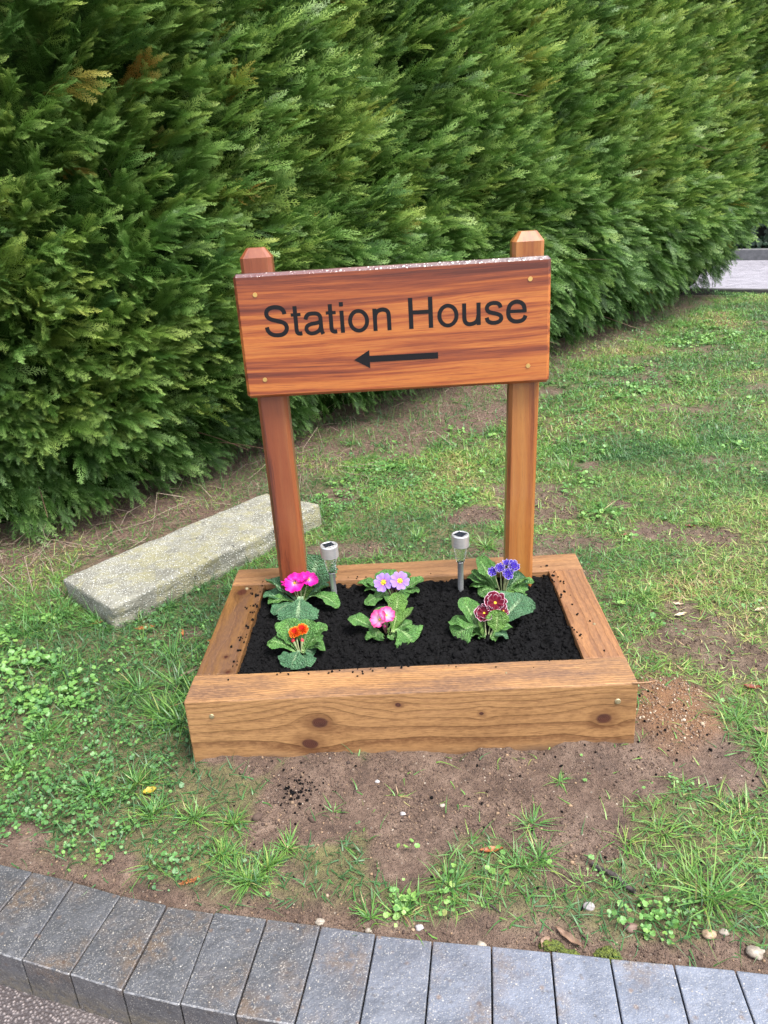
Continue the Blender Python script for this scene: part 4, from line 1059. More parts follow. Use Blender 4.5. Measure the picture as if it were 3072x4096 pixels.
def hedge():
    root = empty('hedge', (0.1, 3.6, 0.0), 'tall dense green conifer hedge running behind the sign', 'hedge')
    inv = Matrix.Translation((-0.1, -3.6, 0))
    r = np.random.default_rng(77)
    near = [bough(r, 12, 8, 3, .0058) for _ in range(7)]
    farb = [bough(r, 11, 6, 1, .0105) for _ in range(4)]
    # choose spots along the face, the far end wraps round
    S, Z, CAP = [], [], []
    n = 24000
    s = r.uniform(0.0, HTOT, n); z = r.uniform(.12, HTOP, n) 
    P, N = hedge_pts(s, z)
    dist = np.linalg.norm(P - CAM, axis=1)
    keep = inview(P, .12) & (r.random(n) < np.clip((3.2 / dist) ** .8, .45, 1.0))
    s, z, P, N, dist = s[keep], z[keep], P[keep], N[keep], dist[keep]
    # end cap of boughs round the far end
    m = 700
    a = r.uniform(0, math.pi, m); zc = r.uniform(.2, HTOP, m)
    ex, ey, enx, eny = [float(q) for q in hedge_at(np.array(HTOT - .05))]
    tx, ty = -eny, enx
    rad = .6 + bulge(np.full(m, HTOT), zc) * .8
    cx, cy = ex - enx * .6, ey - eny * .6
    dx = np.cos(a) * enx + np.sin(a) * tx; dy = np.cos(a) * eny + np.sin(a) * ty
    PC = np.stack([cx + dx * rad, cy + dy * rad, zc], 1); NC = np.stack([dx, dy, 0 * dx], 1)
    P = np.concatenate([P, PC]); N = np.concatenate([N, NC]); z = np.concatenate([z, zc]); s = np.concatenate([s, np.full(m, HTOT)])
    dist = np.linalg.norm(P - CAM, axis=1)
    k = len(P)
    up = np.interp(z, [0, .25, .5, .9, 1.5, 4.5], [-.9, -.5, .0, .38, .60, .95])
    drp = sstep(4.6, 6.0, s) * sstep(1.5, .6, z); up = up - .75 * drp
    along = np.stack([-N[:, 1], N[:, 0], 0 * N[:, 0]], 1)
    ax = N * 1.0 + along * (r.normal(.38, .34, k))[:, None] + np.array([0, 0, 1.]) * (up + r.normal(0, .26, k))[:, None]
    ax /= np.linalg.norm(ax, axis=1, keepdims=True)
    L = r.uniform(.15, .34, k) * np.interp(dist, [2, 8], [1.0, 1.3])
    L *= np.where(z < .45, .75, 1)
    L = np.minimum(L, np.maximum(.16, (z - .02) / np.maximum(.15, -ax[:, 2] + .05)) )
    roll = r.normal(0, .75, k)
    upv = np.array([0, 0, 1.]) + along * np.tan(np.clip(roll, -1.2, 1.2))[:, None]
    Rm = frames(ax, upv) * L[:, None, None]
    dep = r.uniform(.35, .95, k)
    T = P - ax * (L * dep)[:, None]
    isn = dist < 3.9
    which = np.where(isn, r.integers(0, 7, k), 7 + r.integers(0, 4, k))
    V, F, A, ids = scatter(near + farb, which, Rm, T)
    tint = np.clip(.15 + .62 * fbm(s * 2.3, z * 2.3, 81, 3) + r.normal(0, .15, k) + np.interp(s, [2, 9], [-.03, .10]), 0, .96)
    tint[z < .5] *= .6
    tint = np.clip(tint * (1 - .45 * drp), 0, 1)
    odd = r.random(k); tint = np.where(odd < .006, .985 + .015 * r.random(k), tint)
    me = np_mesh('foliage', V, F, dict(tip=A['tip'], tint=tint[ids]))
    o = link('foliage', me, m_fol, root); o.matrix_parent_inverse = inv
    print('hedge quads', len(me.polygons), 'boughs', k)
    # dense twiggy inside
    ss_ = np.linspace(0, HTOT, 160); zz = np.linspace(.0, HTOP, 60)
    SS, ZZ = np.meshgrid(ss_, zz); sf, zf = SS.ravel(), ZZ.ravel()
    x, y, ax_, ay_ = hedge_at(sf); b = bulge(sf, zf) - .24 + (fbm(sf * 6, zf * 6, 90, 2) - .4) * .2
    V1 = np.stack([x + ax_ * b, y + ay_ * b, zf], 1); V2 = np.stack([x - ax_ * 1.0, y - ay_ * 1.0, zf], 1)
    nn = len(ss_); i = np.arange(len(zz) - 1)[:, None] * nn + np.arange(nn - 1)[None]
    F1 = np.stack([i, i + 1, i + 1 + nn, i + nn], -1).reshape(-1, 4); o2 = len(V1); F2 = F1[:, ::-1] + o2
    e = np.arange(len(zz) - 1) * nn + nn - 1; F3 = np.stack([e, e + o2, e + o2 + nn, e + nn], 1)
    t_ = (len(zz) - 1) * nn + np.arange(nn - 1); F4 = np.stack([t_, t_ + 1, t_ + 1 + o2, t_ + o2], 1)
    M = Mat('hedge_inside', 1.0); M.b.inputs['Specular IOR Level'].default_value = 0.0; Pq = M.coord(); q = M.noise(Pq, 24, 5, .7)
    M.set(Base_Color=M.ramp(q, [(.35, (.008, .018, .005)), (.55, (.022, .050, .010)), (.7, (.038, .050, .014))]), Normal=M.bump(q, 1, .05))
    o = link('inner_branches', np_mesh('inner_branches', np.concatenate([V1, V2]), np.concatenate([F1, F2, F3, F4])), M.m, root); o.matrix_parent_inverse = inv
    # bare brown twigs poking out low down
    tw = []
    for _ in range(120):
        s0 = r.uniform(1.5, HTOT); z0 = r.uniform(.06, .55) if r.random() < .7 else r.uniform(.5, 2.6)
        p, nn_ = hedge_pts(np.array([s0]), np.array([z0])); p = p[0] - nn_[0] * .30; d = nn_[0] + np.array([*r.normal(0, .5, 2), r.normal(-.2, .3)])
        L_ = r.uniform(.14, .36); q = [p, p + d * L_ * .5 + [0, 0, .03], p + d * L_]
        q[2][2] = max(q[2][2], .03); tw.append((catmull(q, 3), np.linspace(.004, .0012, 7)))
    V, F = tube_np(tw, 4)
    o = link('twigs', np_mesh('twigs', V, F), stem_mat('brown_twig', (.09, .05, .03), (.17, .10, .065)), root); o.matrix_parent_inverse = inv; o['kind'] = 'stuff'
hedge()

# ------------------------------------------------------------------ grass and ground plants
def blade_base(nseg=3, curl=.5):
    t = np.linspace(0, 1, nseg + 1); V = []
    for k in t:
        w_ = (1 - k ** 1.8) * .5 + .02
        x = curl * k * k; zc = k * (1 - .25 * curl * k)
        V += [(x, -w_, zc), (x, w_, zc)]
    i = np.arange(nseg) * 2
    return np.array(V), np.stack([i, i + 1, i + 3, i + 2], 1), dict(tip=np.repeat(t, 2))
BL = [blade_base(3, c) for c in (.15, .5, .9, 1.3)]
def blades(P, L, Wd, lean, az, r):
    """P roots; L length; lean angle from vertical; az direction"""
    n = len(P)
    ca, sa = np.cos(az), np.sin(az); cl, sl_ = np.cos(lean), np.sin(lean)
    X = np.stack([ca * cl, sa * cl, -sl_], 1); Y = np.stack([-sa, ca, 0 * sa], 1); Zz = np.stack([ca * sl_, sa * sl_, cl], 1)
    tw = r.uniform(-.8, .8, n); 
    Y2 = Y * np.cos(tw)[:, None] + X * np.sin(tw)[:, None]; X2 = X * np.cos(tw)[:, None] - Y * np.sin(tw)[:, None]
    R = np.stack([X2 * L[:, None], Y2 * Wd[:, None], Zz * L[:, None]], 2)
    V, F, A, ids = scatter(BL, r.integers(0, 4, n), R, P)
    gz = ground_z(V[:, 0], V[:, 1]); 
    V[:, 2] = np.maximum(V[:, 2], gz + .002)
    return V, F, A, ids
def grass_mat():
    M = Mat('grass_blades', .45); t, tip = M.attr('tint'), M.attr('tip')
    col = M.ramp(t, [(.0, (.045, .120, .040)), (.25, (.068, .188, .040)), (.5, (.125, .265, .050)), (.70, (.21, .32, .065)), (.82, (.31, .34, .10)), (.90, (.42, .34, .17)), (1, (.26, .16, .08))])
    col = M.mix(M.ss(tip, .6, 1.0) * .3, col, (.24, .24, .09))
    M.set(Base_Color=col); M.b.inputs['Specular IOR Level'].default_value = .5; M.translucent(col, .3); return M.m
m_grass = grass_mat()
def in_box(x, y, m=.0): return (np.abs(x) < .6 + m) & (np.abs(y) < .396 + m)
STQ = [gv(135, 1245, .0)[:2], gv(240, 1325, .0)[:2], gv(692, 1110, .0)[:2], gv(575, 1075, .0)[:2]]
def in_quad(x, y, Q):
    ins = np.ones(len(x), bool)
    for a, b in zip(Q, Q[1:] + Q[:1]): ins &= ((b[0] - a[0]) * (y - a[1]) - (b[1] - a[1]) * (x - a[0])) > 0
    return ins
def on_road(x, y): return ((x - 3.66) * 0.515 + (y - 8.226) * 0.857) > -.02
def free(x, y): return ~in_box(x, y, .004) & (y > kerb_y(x) + .004) & ~in_quad(x, y, STQ) & ~on_road(x, y)
def spots(n, x0, x1, y0, y1, r, m=.2):
    x = r.uniform(x0, x1, n); y = r.uniform(y0, y1, n)
    k = free(x, y); x, y = x[k], y[k]
    P = np.stack([x, y, ground_z(x, y)], 1); k = inview(P, m)
    return P[k]
def grass():
    r = np.random.default_rng(5)
    PP, LL, WW, LE, AZ, TI = [], [], [], [], [], []
    def add(P, L, Wd, le, az, ti): PP.append(P); LL.append(L); WW.append(Wd); LE.append(le); AZ.append(az); TI.append(ti)
    # the general lawn, nearer and farther
    for (n, x0, x1, y0, y1, wk) in ((230000, -2.4, 2.3, -1.25, 2.3, 1.0), (330000, -.8, 6.5, 2.0, 9.0, 1.7)):
        P = spots(n, x0, x1, y0, y1, r); x, y = P[:, 0], P[:, 1]
        soil = soil_map(x, y); lit = litter_map(x, y); hd = hedge_dist(x, y)
        wd = blobs(WEED, x, y)
        side = sstep(.45, .95, x) * .35 + .62 + .5 * sstep(-.5, -.75, x)
        den = (1 - .97 * soil) * (1 - .80 * lit) * np.clip(.55 + .9 * (fbm(x * 5, y * 5, 13, 3) - .3), .08, 1) * (1 - .35 * wd) * np.clip(side + sstep(.6, 2, y) * .4, 0, 1)
        den *= np.where(hd < -.25, .0, 1)
        k = r.random(len(P)) < den; P = P[k]; x, y = P[:, 0], P[:, 1]; m = len(P)
        lush = fbm(x * 2.2, y * 2.2, 14, 3)
        L = r.uniform(.018, .052, m) * (.7 + .9 * lush) * (1 + .15 * (wk - 1)); W = r.uniform(.0020, .0040, m) * wk
        dry = .47 + (fbm(x * 1.9 + 9, y * 1.9, 15, 3) - .47) * 1.5 + .09 * sstep(.7, 1.5, x) * sstep(3.2, 1.2, y) + .03 * sstep(.3, .8, x)
        ti = np.clip(.38 + (dry - .47) * 1.3 + r.normal(0, .19, m) - .12 * sstep(.2, -.4, x), 0, 1)
        add(P, L, W, np.abs(r.normal(.75, .4, m)), r.uniform(0, 6.28, m), ti)
    # longer tufts: photographed ones and random ones
    T = [(975, 1915, .115, 110, .34), (1530, 1935, .16, 130, .42), (1490, 1900, .12, 50, .6), (1600, 1760, .12, 50, .66), (1350, 1820, .10, 40, .6), (870, 1960, .08, 90, .36), (800, 1975, .08, 60, .36), (1150, 1780, .08, 60, .3), (1165, 1850, .10, 90, .28), (1210, 1690, .05, 40, .3), (1120, 1870, .10, 70, .28),
         (540, 1905, .08, 120, .44), (580, 1870, .08, 100, .46), (480, 1850, .08, 80, .42), (620, 1830, .07, 70, .42), (350, 1545, .10, 100, .38), (380, 1480, .11, 90, .2), (300, 1490, .10, 70, .25), (215, 1350, .13, 60, .22), (60, 1370, .13, 60, .25), (110, 1340, .14, 50, .22), (370, 1420, .11, 50, .2), (480, 1420, .07, 60, .25), (360, 1340, .08, 30, .22),
         (390, 1560, .11, 110, .3), (420, 1500, .10, 80, .22), (300, 1700, .11, 110, .32), (330, 1760, .10, 90, .34), (200, 1720, .11, 80, .3), (420, 1770, .09, 80, .4), (90, 1600, .10, 60, .33), (30, 1660, .12, 70, .33), (500, 1780, .08, 70, .44), (130, 1450, .10, 50, .28), (860, 1720, .05, 22, .5), (720, 1750, .05, 18, .35), (1430, 1800, .10, 60, .5), (1640, 1950, .10, 70, .42), (1590, 1560, .08, 60, .4), (1650, 1620, .08, 60, .4),
         (150, 1335, .07, 40, .25), (230, 1362, .06, 40, .25), (300, 1345, .07, 50, .25), (360, 1315, .06, 40, .25), (430, 1275, .07, 50, .25), (500, 1240, .06, 40, .25), (560, 1205, .06, 40, .25), (640, 1160, .06, 50, .25), (700, 1120, .07, 50, .28), (130, 1290, .08, 40, .25),
         (540, 1220, .09, 60, .25), (600, 1180, .08, 50, .3), (690, 1100, .09, 80, .3), (500, 1280, .08, 60, .28), (740, 1150, .08, 60, .34), (1050, 1180, .07, 90, .45), (1080, 1150, .07, 70, .4), (900, 1160, .07, 70, .45), (1010, 1170, .06, 70, .5), (1390, 1290, .07, 70, .42), (1480, 1250, .06, 60, .5), (1300, 1100, .10, 90, .28), (760, 960, .10, 50, .25), (1060, 930, .09, 50, .22), (1270, 830, .12, 70, .35), (1230, 1010, .11, 70, .3), (1440, 720, .16, 120, .38), (1480, 700, .16, 100, .36), (1380, 760, .14, 100, .36), (1490, 830, .12, 80, .42), (1560, 780, .12, 60, .45), (1600, 1280, .07, 60, .55), (1540, 1130, .07, 70, .55)]
    for (u, v, L0, cnt, t0) in T:
        if v > 1640: L0 *= .66; cnt = int(cnt * (.62 if u > 650 else .9))
        c = gv(u, v); az0 = r.uniform(0, 6.28)
        a = r.uniform(0, 6.28, cnt); rr = np.abs(r.normal(0, L0 * .28, cnt))
        x, y = c[0] + rr * np.cos(a), c[1] + rr * np.sin(a); k = free(x, y); x, y, a = x[k], y[k], a[k]; m = len(x)
        if not m: continue
        add(np.stack([x, y, ground_z(x, y)], 1), L0 * r.uniform(.5, 1.1, m), r.uniform(.0018, .0036, m) * (1.25 if L0 > .09 else 1), np.clip(np.abs(r.normal(.65, .38, m)), 0, 1.35), a + r.normal(0, .5, m), np.clip(t0 + r.normal(0, .12, m) + (r.random(m) < .07) * .4, 0, 1))
    P = spots(1500, -2.2, 6, -1.2, 8, r); k = r.random(len(P)) < (1 - soil_map(P[:, 0], P[:, 1])) * (1 - .7 * litter_map(P[:, 0], P[:, 1])) * (hedge_dist(P[:, 0], P[:, 1]) > -.1); P = P[k]
    for c in P[:750]:
        cnt = r.integers(8, 26); L0 = r.uniform(.035, .085); a = r.uniform(0, 6.28, cnt); rr = np.abs(r.normal(0, .018, cnt))
        x, y = c[0] + rr * np.cos(a), c[1] + rr * np.sin(a); k = free(x, y); x, y, a = x[k], y[k], a[k]; m = len(x)
        if not m: continue
        add(np.stack([x, y, ground_z(x, y)], 1), L0 * r.uniform(.5, 1.1, m), r.uniform(.0016, .0032, m) * (1.4 if c[1] > 2 else 1), np.clip(np.abs(r.normal(.6, .35, m)), 0, 1.3), a + r.normal(0, .4, m), np.clip(r.uniform(.18, .55) + r.normal(0, .1, m), 0, 1))
    # shaded thin grass along the hedge foot
    P = spots(44000, -2.6, 4, 0, 7.6, r); d = hedge_dist(P[:, 0], P[:, 1]); k = (d > -.35) & (d < .45) & (fbm(P[:, 0] * 3, P[:, 1] * 3, 19, 3) > .40); P = P[k]; m = len(P)
    add(P, r.uniform(.05, .13, m), r.uniform(.0014, .0026, m), np.abs(r.normal(.35, .3, m)), r.uniform(0, 6.28, m), np.clip(.25 + r.normal(0, .15, m), 0, 1))
    P, L, W, le, az, ti = (np.concatenate(q) for q in (PP, LL, WW, LE, AZ, TI))
    V, F, A, ids = blades(P, L, W, le, az, r)
    print('blades', len(P))
    tag(link('grass', np_mesh('grass', V, F, dict(tip=A['tip'], tint=ti[ids])), m_grass), 'patchy damp lawn grass and longer tufts round the bed', 'grass', kind='stuff')
grass()
def weed_leaf(nl, seed):
    r = np.random.default_rng(seed); th = np.arange(16) / 16 * 2 * np.pi
    rad = .80 + .20 * np.abs(np.cos(th * nl / 2)); rad[0] *= .55
    V = [(0, 0, -.12)] + [(math.cos(t) * q * .55, math.sin(t) * q * .55, .05 * math.sin(3 * t + seed)) for t, q in zip(th, rad)] + [(math.cos(t) * q, math.sin(t) * q, .10 * math.sin(2 * t + seed) + .05 * r.normal()) for t, q in zip(th, rad)]
    F = [(0, 1 + k, 1 + (k + 1) % 16, 1 + (k + 1) % 16) for k in range(16)]
    tri = np.array([(0, 1 + k, 1 + (k + 1) % 16) for k in range(16)])
    quad = np.array([(1 + k, 17 + k, 17 + (k + 1) % 16, 1 + (k + 1) % 16) for k in range(16)])
    V = np.array(V); V[:, 0] += .6
    tip = np.linalg.norm(V[:, :2] - [.6, 0], axis=1)
    # triangles written as thin quads keep one face size
    tq = np.stack([tri[:, 0], tri[:, 1], tri[:, 2]], 1)
    T2 = np.concatenate([tq, quad[:, [0, 1, 2]], quad[:, [0, 2, 3]]])
    return V, T2, dict(tip=tip)
WL = [weed_leaf(n, s) for n, s in ((5, 1), (7, 2), (3, 3), (9, 4))]
def trefoil(seed):
    Vs, Fs, Ts, off = [], [], [], 0
    for k in range(3 if seed % 2 else 5):
        V, F, A = weed_leaf(3, seed + k); V = V * [.42, .36, .4]; a = k / (3 if seed % 2 else 5) * 2 * np.pi; c, s = math.cos(a), math.sin(a)
        V = V @ np.array([[c, -s, 0], [s, c, 0], [0, 0, 1]]).T; V[:, 0] += .6; Vs.append(V); Fs.append(F + off); Ts.append(A['tip']); off += len(V)
    return np.concatenate(Vs), np.concatenate(Fs), dict(tip=np.concatenate(Ts))
WL += [trefoil(1), trefoil(2)]
def weeds():
    r = np.random.default_rng(15); PP, SZ, TI, WH = [], [], [], []
    P = np.concatenate([spots(34000, -2.2, 2.2, -1.2, 2.4, r), spots(52000, -.6, 6.2, 2.4, 8.2, r)]); x, y = P[:, 0], P[:, 1]
    d = np.linalg.norm(P - CAM, axis=1)
    wd = np.clip(np.maximum(blobs(WEED, x, y) * 1.1, .38 * sstep(-.55, -.8, x) * (y < .6)), 0, 1)
    den = (wd * .95 + .06 + .10 * sstep(.5, .62, fbm(x * 3, y * 3, 51, 3))) * (1 - .85 * soil_map(x, y) * (wd < .7)) * (hedge_dist(x, y) > .02) * (1 - .6 * litter_map(x, y)) * sstep(.30, .55, fbm(x * 9, y * 9, 52, 3) + wd * .12)
    den = np.where(y < 2.3, den, den * .75)
    k = r.random(len(P)) < den * .75; P = P[k]
    kind_map = fbm(P[:, 0] * 2.7, P[:, 1] * 2.7, 53, 2)
    for c, km in zip(P, kind_map):
        cnt = r.integers(3, 9); a = r.uniform(0, 6.28, cnt)
        q = np.stack([c[0] + r.normal(0, .012, cnt), c[1] + r.normal(0, .012, cnt)], 1); k = free(q[:, 0], q[:, 1]); q = q[k]; m = len(q)
        if not m: continue
        base = .0058 if km < .4 else .0080
        sz = base * r.uniform(.6, 1.45, m) * (1 + .25 * (c[1] > 2)) * (.72 if c[1] < -.55 and c[0] > -.5 else 1)
        PP.append(np.stack([q[:, 0], q[:, 1], ground_z(q[:, 0], q[:, 1]) + r.uniform(.006, .032, m)], 1)); SZ.append(sz); TI.append(np.clip(.5 + (km - .42) * 1.0 + r.normal(0, .15, m), 0, 1))
        WH.append(r.choice([0, 1, 3], m) if km > .42 else r.choice([4, 5, 2], m))
    P, sz, ti, wh = (np.concatenate(q) for q in (PP, SZ, TI, WH)); n = len(P)
    az = r.uniform(0, 6.28, n); el = r.normal(.15, .35, n)
    ax = np.stack([np.cos(az) * np.cos(el), np.sin(az) * np.cos(el), np.sin(el)], 1); nz = np.stack([r.normal(0, .3, n), r.normal(-.1, .3, n), np.ones(n)], 1)
    V, F, A, ids = scatter(WL, wh, frames(ax, nz) * sz[:, None, None], P)
    M = Mat('weed_leaf', .45); t, tip = M.attr('tint'), M.attr('tip')
    col = M.ramp(t, [(.0, (.045, .125, .045)), (.35, (.080, .200, .050)), (.65, (.14, .29, .065)), (.9, (.22, .36, .08)), (1, (.28, .29, .10))])
    col = M.mix(M.ss(tip, 0.0, .35, .45, 0.0), col, (.15, .22, .09))
    M.set(Base_Color=col); M.translucent(col, .25)
    print('weed leaves', n)
    tag(link('weeds', np_mesh('weeds', V, F, dict(tip=A['tip'], tint=ti[ids])), M.m), 'low round leaved and clover like weeds spreading through the grass', 'weeds', kind='stuff')
weeds()
def litter():
    r = np.random.default_rng(25)
    # flat brown needles and scraps
    P = spots(60000, -2.6, 4.6, -.2, 8, r); x, y = P[:, 0], P[:, 1]
    k = r.random(len(P)) < litter_map(x, y) * .6 * (hedge_dist(x, y) > -.4) + .012; P = P[k]; n = len(P); P[:, 2] += .004
    az = r.uniform(0, 6.28, n); el = r.normal(.1, .2, n)
    ax = np.stack([np.cos(az) * np.cos(el), np.sin(az) * np.cos(el), np.sin(el)], 1); nz = np.stack([r.normal(0, .3, n), r.normal(0, .3, n), np.ones(n)], 1)
    bs = [(np.array([(0, -.06, 0), (0, .06, 0), (1, .03, c), (1, -.03, c)]), np.array([[0, 1, 2, 3]]), {}) for c in (0, .15)]
    L = r.uniform(.012, .045, n)
    V, F, A, ids = scatter(bs, r.integers(0, 2, n), frames(ax, nz) * np.stack([L, L * .8, L], 1)[:, None, :], P)
    ti = r.random(n)
    M = Mat('dead_needles', .8); M.set(Base_Color=M.ramp(M.attr('tint'), [(.0, (.045, .022, .016)), (.4, (.10, .053, .036)), (.75, (.17, .115, .08)), (1, (.27, .21, .15))]))
    tag(link('leaf_litter', np_mesh('leaf_litter', V, F, dict(tint=ti[ids])), M.m), 'brown fallen needles and scraps under the hedge', 'leaf litter', kind='stuff')
    # dry bent stems
    st = []
    for (u0, u1, v0, v1, n) in ((0, 330, 1120, 1300, 110), (300, 600, 1060, 1150, 34), (560, 780, 900, 1080, 60), (700, 1100, 860, 960, 30), (1180, 1330, 720, 790, 30), (1380, 1480, 640, 700, 14)):
        for _ in range(n):
            p = gv(r.uniform(u0, u1), r.uniform(v0, v1)); x, y = p[:2]
            if not free(np.array([x]), np.array([y]))[0]: continue
            z = float(ground_z(x, y)); a = r.uniform(0, 6.28); L = r.uniform(.08, .30); lift = r.uniform(.1, .6) * L if r.random() < .5 else .012
            d = np.array([math.cos(a), math.sin(a), 0]); sdv = np.array([-d[1], d[0], 0]) * r.normal(0, .15) * L
            q = [np.array([x, y, z]), np.array([x, y, z]) + d * L * .3 + [0, 0, lift * .8], np.array([x, y, z]) + d * L * .65 + sdv + [0, 0, lift * r.uniform(.7, 1.1)], np.array([x, y, z]) + d * L + sdv * 1.5 + [0, 0, lift * r.uniform(0, .7) + .004]]
            q = np.array(q); q[1:] += r.normal(0, .018, (3, 3)) * L / .15
            q = np.concatenate([np.linspace(q[k], q[k + 1], 4, endpoint=False) for k in range(3)] + [q[3:]])
            q[:, 2] = np.maximum(q[:, 2], ground_z(q[:, 0], q[:, 1]) + .002)
            st.append((q, np.linspace(.0015, .0006, 13) * r.uniform(.6, 1.5)))
    V, F = tube_np(st, 4)
    tag(link('dry_stems', np_mesh('dry_stems', V, F), stem_mat('dry_stem', (.15, .105, .075), (.28, .22, .165))), 'dry bent straw stems lying at the foot of the hedge', 'dry stems', kind='stuff')
litter()

def crumbs():
    r = np.random.default_rng(35)
    P = spots(330000, -1.6, 2.0, -1.25, 1.6, r); k = r.random(len(P)) < (soil_map(P[:, 0], P[:, 1]) + sand_map(P[:, 0], P[:, 1])) * .8 * np.clip((fbm(P[:, 0] * 8, P[:, 1] * 8, 36, 3) - .3) * 4, .1, 1) + .02
    P = P[k]; n = len(P); sz = np.exp(r.normal(math.log(.0017), .45, n)); P[:, 2] += sz * .25
    bm = bmesh.new(); bmesh.ops.create_icosphere(bm, subdivisions=1, radius=1); bm.free()
    bs = []
    for q in range(4):
        bm = bmesh.new(); bmesh.ops.create_icosphere(bm, subdivisions=1, radius=1)
        V = np.array([v.co[:] for v in bm.verts]); F = np.array([[v.index for v in f.verts] for f in bm.faces]); bm.free()
        bs.append((V * (1 + (r.random(len(V))[:, None] - .5) * .6), F, {}))
    R = rand_rot(n, r) * (sz[:, None] * r.uniform(.6, 1.2, (n, 3)))[:, None, :]
    V, F, A, ids = scatter(bs, r.integers(0, 4, n), R, P)
    ti = np.clip(r.beta(1.3, 2.2, n) + .35 * sand_map(P[:, 0], P[:, 1]), 0, 1)
    M = Mat('earth_crumbs', .9); M.set(Base_Color=M.ramp(M.attr('tint'), [(.0, (.035, .021, .016)), (.4, (.085, .053, .038)), (.7, (.15, .10, .065)), (.92, (.26, .17, .10)), (1, (.36, .30, .23))]))
    print('crumbs', n)
    tag(link('earth_crumbs', np_mesh('earth_crumbs', V, F, dict(tint=ti[ids])), M.m), 'brown crumbs and grit of the bare earth round the bed', 'earth crumbs', kind='stuff')
crumbs()

# ------------------------------------------------------------------ single things on the ground
def leaf_thing(name, u, v, ln, wd, az, mat, lab, cat, group=None, z=.006, curl=.25):
    p = gv(u, v); x, y = p[:2]; zz = float(ground_z(x, y)) + z
    r = np.random.default_rng(int(u)); n = 12; t = np.linspace(0, 1, n); s = np.linspace(-1, 1, 5)
    w_ = np.sin(np.pi * np.clip(t, .02, .98)) ** .8 * wd / 2
    X = (t - .5)[:, None] * ln + 0 * s[None]; Yv = w_[:, None] * s[None]; Z = curl * wd * s[None] ** 2 + curl * ln * .4 * (t[:, None] - .5) ** 2 + .0015 * np.sin(t * 17)[:, None]
    c, sn = math.cos(az), math.sin(az)
    V = np.stack([x + X * c - Yv * sn, y + X * sn + Yv * c, zz + Z], -1).reshape(-1, 3)
    i = np.arange(n - 1)[:, None] * 5 + np.arange(4)[None]
    me = np_mesh(name, V, np.stack([i, i + 1, i + 6, i + 5], -1).reshape(-1, 4))
    return tag(link(name, me, mat, smooth=True), lab, cat, group)
def dead(name, a, b):
    M = Mat(name, .55); M.set(Base_Color=M.ramp(M.noise(M.coord(), 70, 4), [(.35, a), (.65, b)])); M.translucent(b, .15); return M.m
d_or = dead('orange_dead_leaf', (.22, .06, .02), (.42, .16, .05)); d_red = dead('red_brown_leaf', (.10, .02, .012), (.22, .05, .025)); d_straw = dead('straw_leaf', (.34, .26, .16), (.52, .44, .32)); d_br = dead('brown_leaf', (.12, .07, .045), (.24, .15, .10)); d_ye = dead('yellow_leaf', (.30, .23, .02), (.42, .33, .04))
for (u, v, ln, wd, az, m, lab) in [
    (1062, 1838, .055, .017, .1, d_or, 'orange brown fallen leaf on bare earth between grass tufts'), (1230, 2015, .07, .016, -.8, d_br, 'long brown curled leaf hanging toward the kerb'),
    (395, 1370, .05, .014, 1.9, d_or, 'short orange leaf standing in the clover before the stone'), (745, 1392, .06, .016, .7, d_br, 'long thin brown leaf beside the left sleeper'),
    (1352, 1152, .045, .016, .2, d_red, 'dark red fallen leaf on the lawn right of the right post'), (1490, 1135, .05, .014, -.3, d_red, 'dark curved leaf on the right lawn, farther right than the red one'),
    (1470, 1335, .05, .018, .3, d_straw, 'pale straw leaf on the lawn right of the bed'), (1640, 1325, .045, .018, .4, d_straw, 'pale straw leaf near the right edge of the lawn'), (1465, 1310, .04, .014, -.2, d_straw, 'pale straw leaf just behind another on the right lawn'),
    (1625, 1490, .05, .02, -.3, d_red, 'red brown leaf on muddy grass at the right'), (586, 2230, .05, .02, 1.2, d_ye, 'yellow leaf'), (325, 1715, .035, .028, .5, d_ye, 'yellow fallen leaf in the weeds left of the bed'),
    (1180, 2032, .03, .022, .8, d_br, 'brown leaf lying on the kerb edge by the moss'), (930, 930, .05, .012, .9, d_straw, 'pale straw strip lying on brown litter below the board'), (1645, 1585, .05, .02, -.5, d_br, 'brown leaf by the right edge beyond the sandy heap')]:
    if v > 2200: continue
    fix = 1 if (u, v) != (745, 1392) else 0
    if (u, v) == (745, 1392): u, v = 405, 1462
    leaf_thing('fallen_leaf', u, v, ln, wd, az, m, lab, 'leaf', 'fallen leaves')
def sprig(u, v, az, L, lab):
    r = np.random.default_rng(int(u)); V, T = spray2d(r, 7, 3, .03); V = V * L; V[:, 2] += .15 * V[:, 0] - .8 * V[:, 0] ** 2 / L * .3
    p = gv(u, v); c, s = math.cos(az), math.sin(az)
    W = np.stack([p[0] + V[:, 0] * c - V[:, 1] * s, p[1] + V[:, 0] * s + V[:, 1] * c, float(ground_z(p[0], p[1])) + .008 + np.abs(V[:, 2])], 1)
    tag(link('dead_sprig', np_mesh('dead_sprig', W, np.arange(len(W)).reshape(-1, 4)), d_or), lab, 'sprig', 'dead conifer sprigs before the stone')
sprig(195, 1352, .5, .09, 'rusty dead conifer sprig at the left end of the stone'); sprig(290, 1360, .1, .08, 'rusty dead conifer sprig at the near corner of the stone'); sprig(445, 1388, .05, .05, 'small rusty sprig in the grass right of the orange leaf'); sprig(385, 1910, .3, .05, 'small rusty sprig near the kerb')
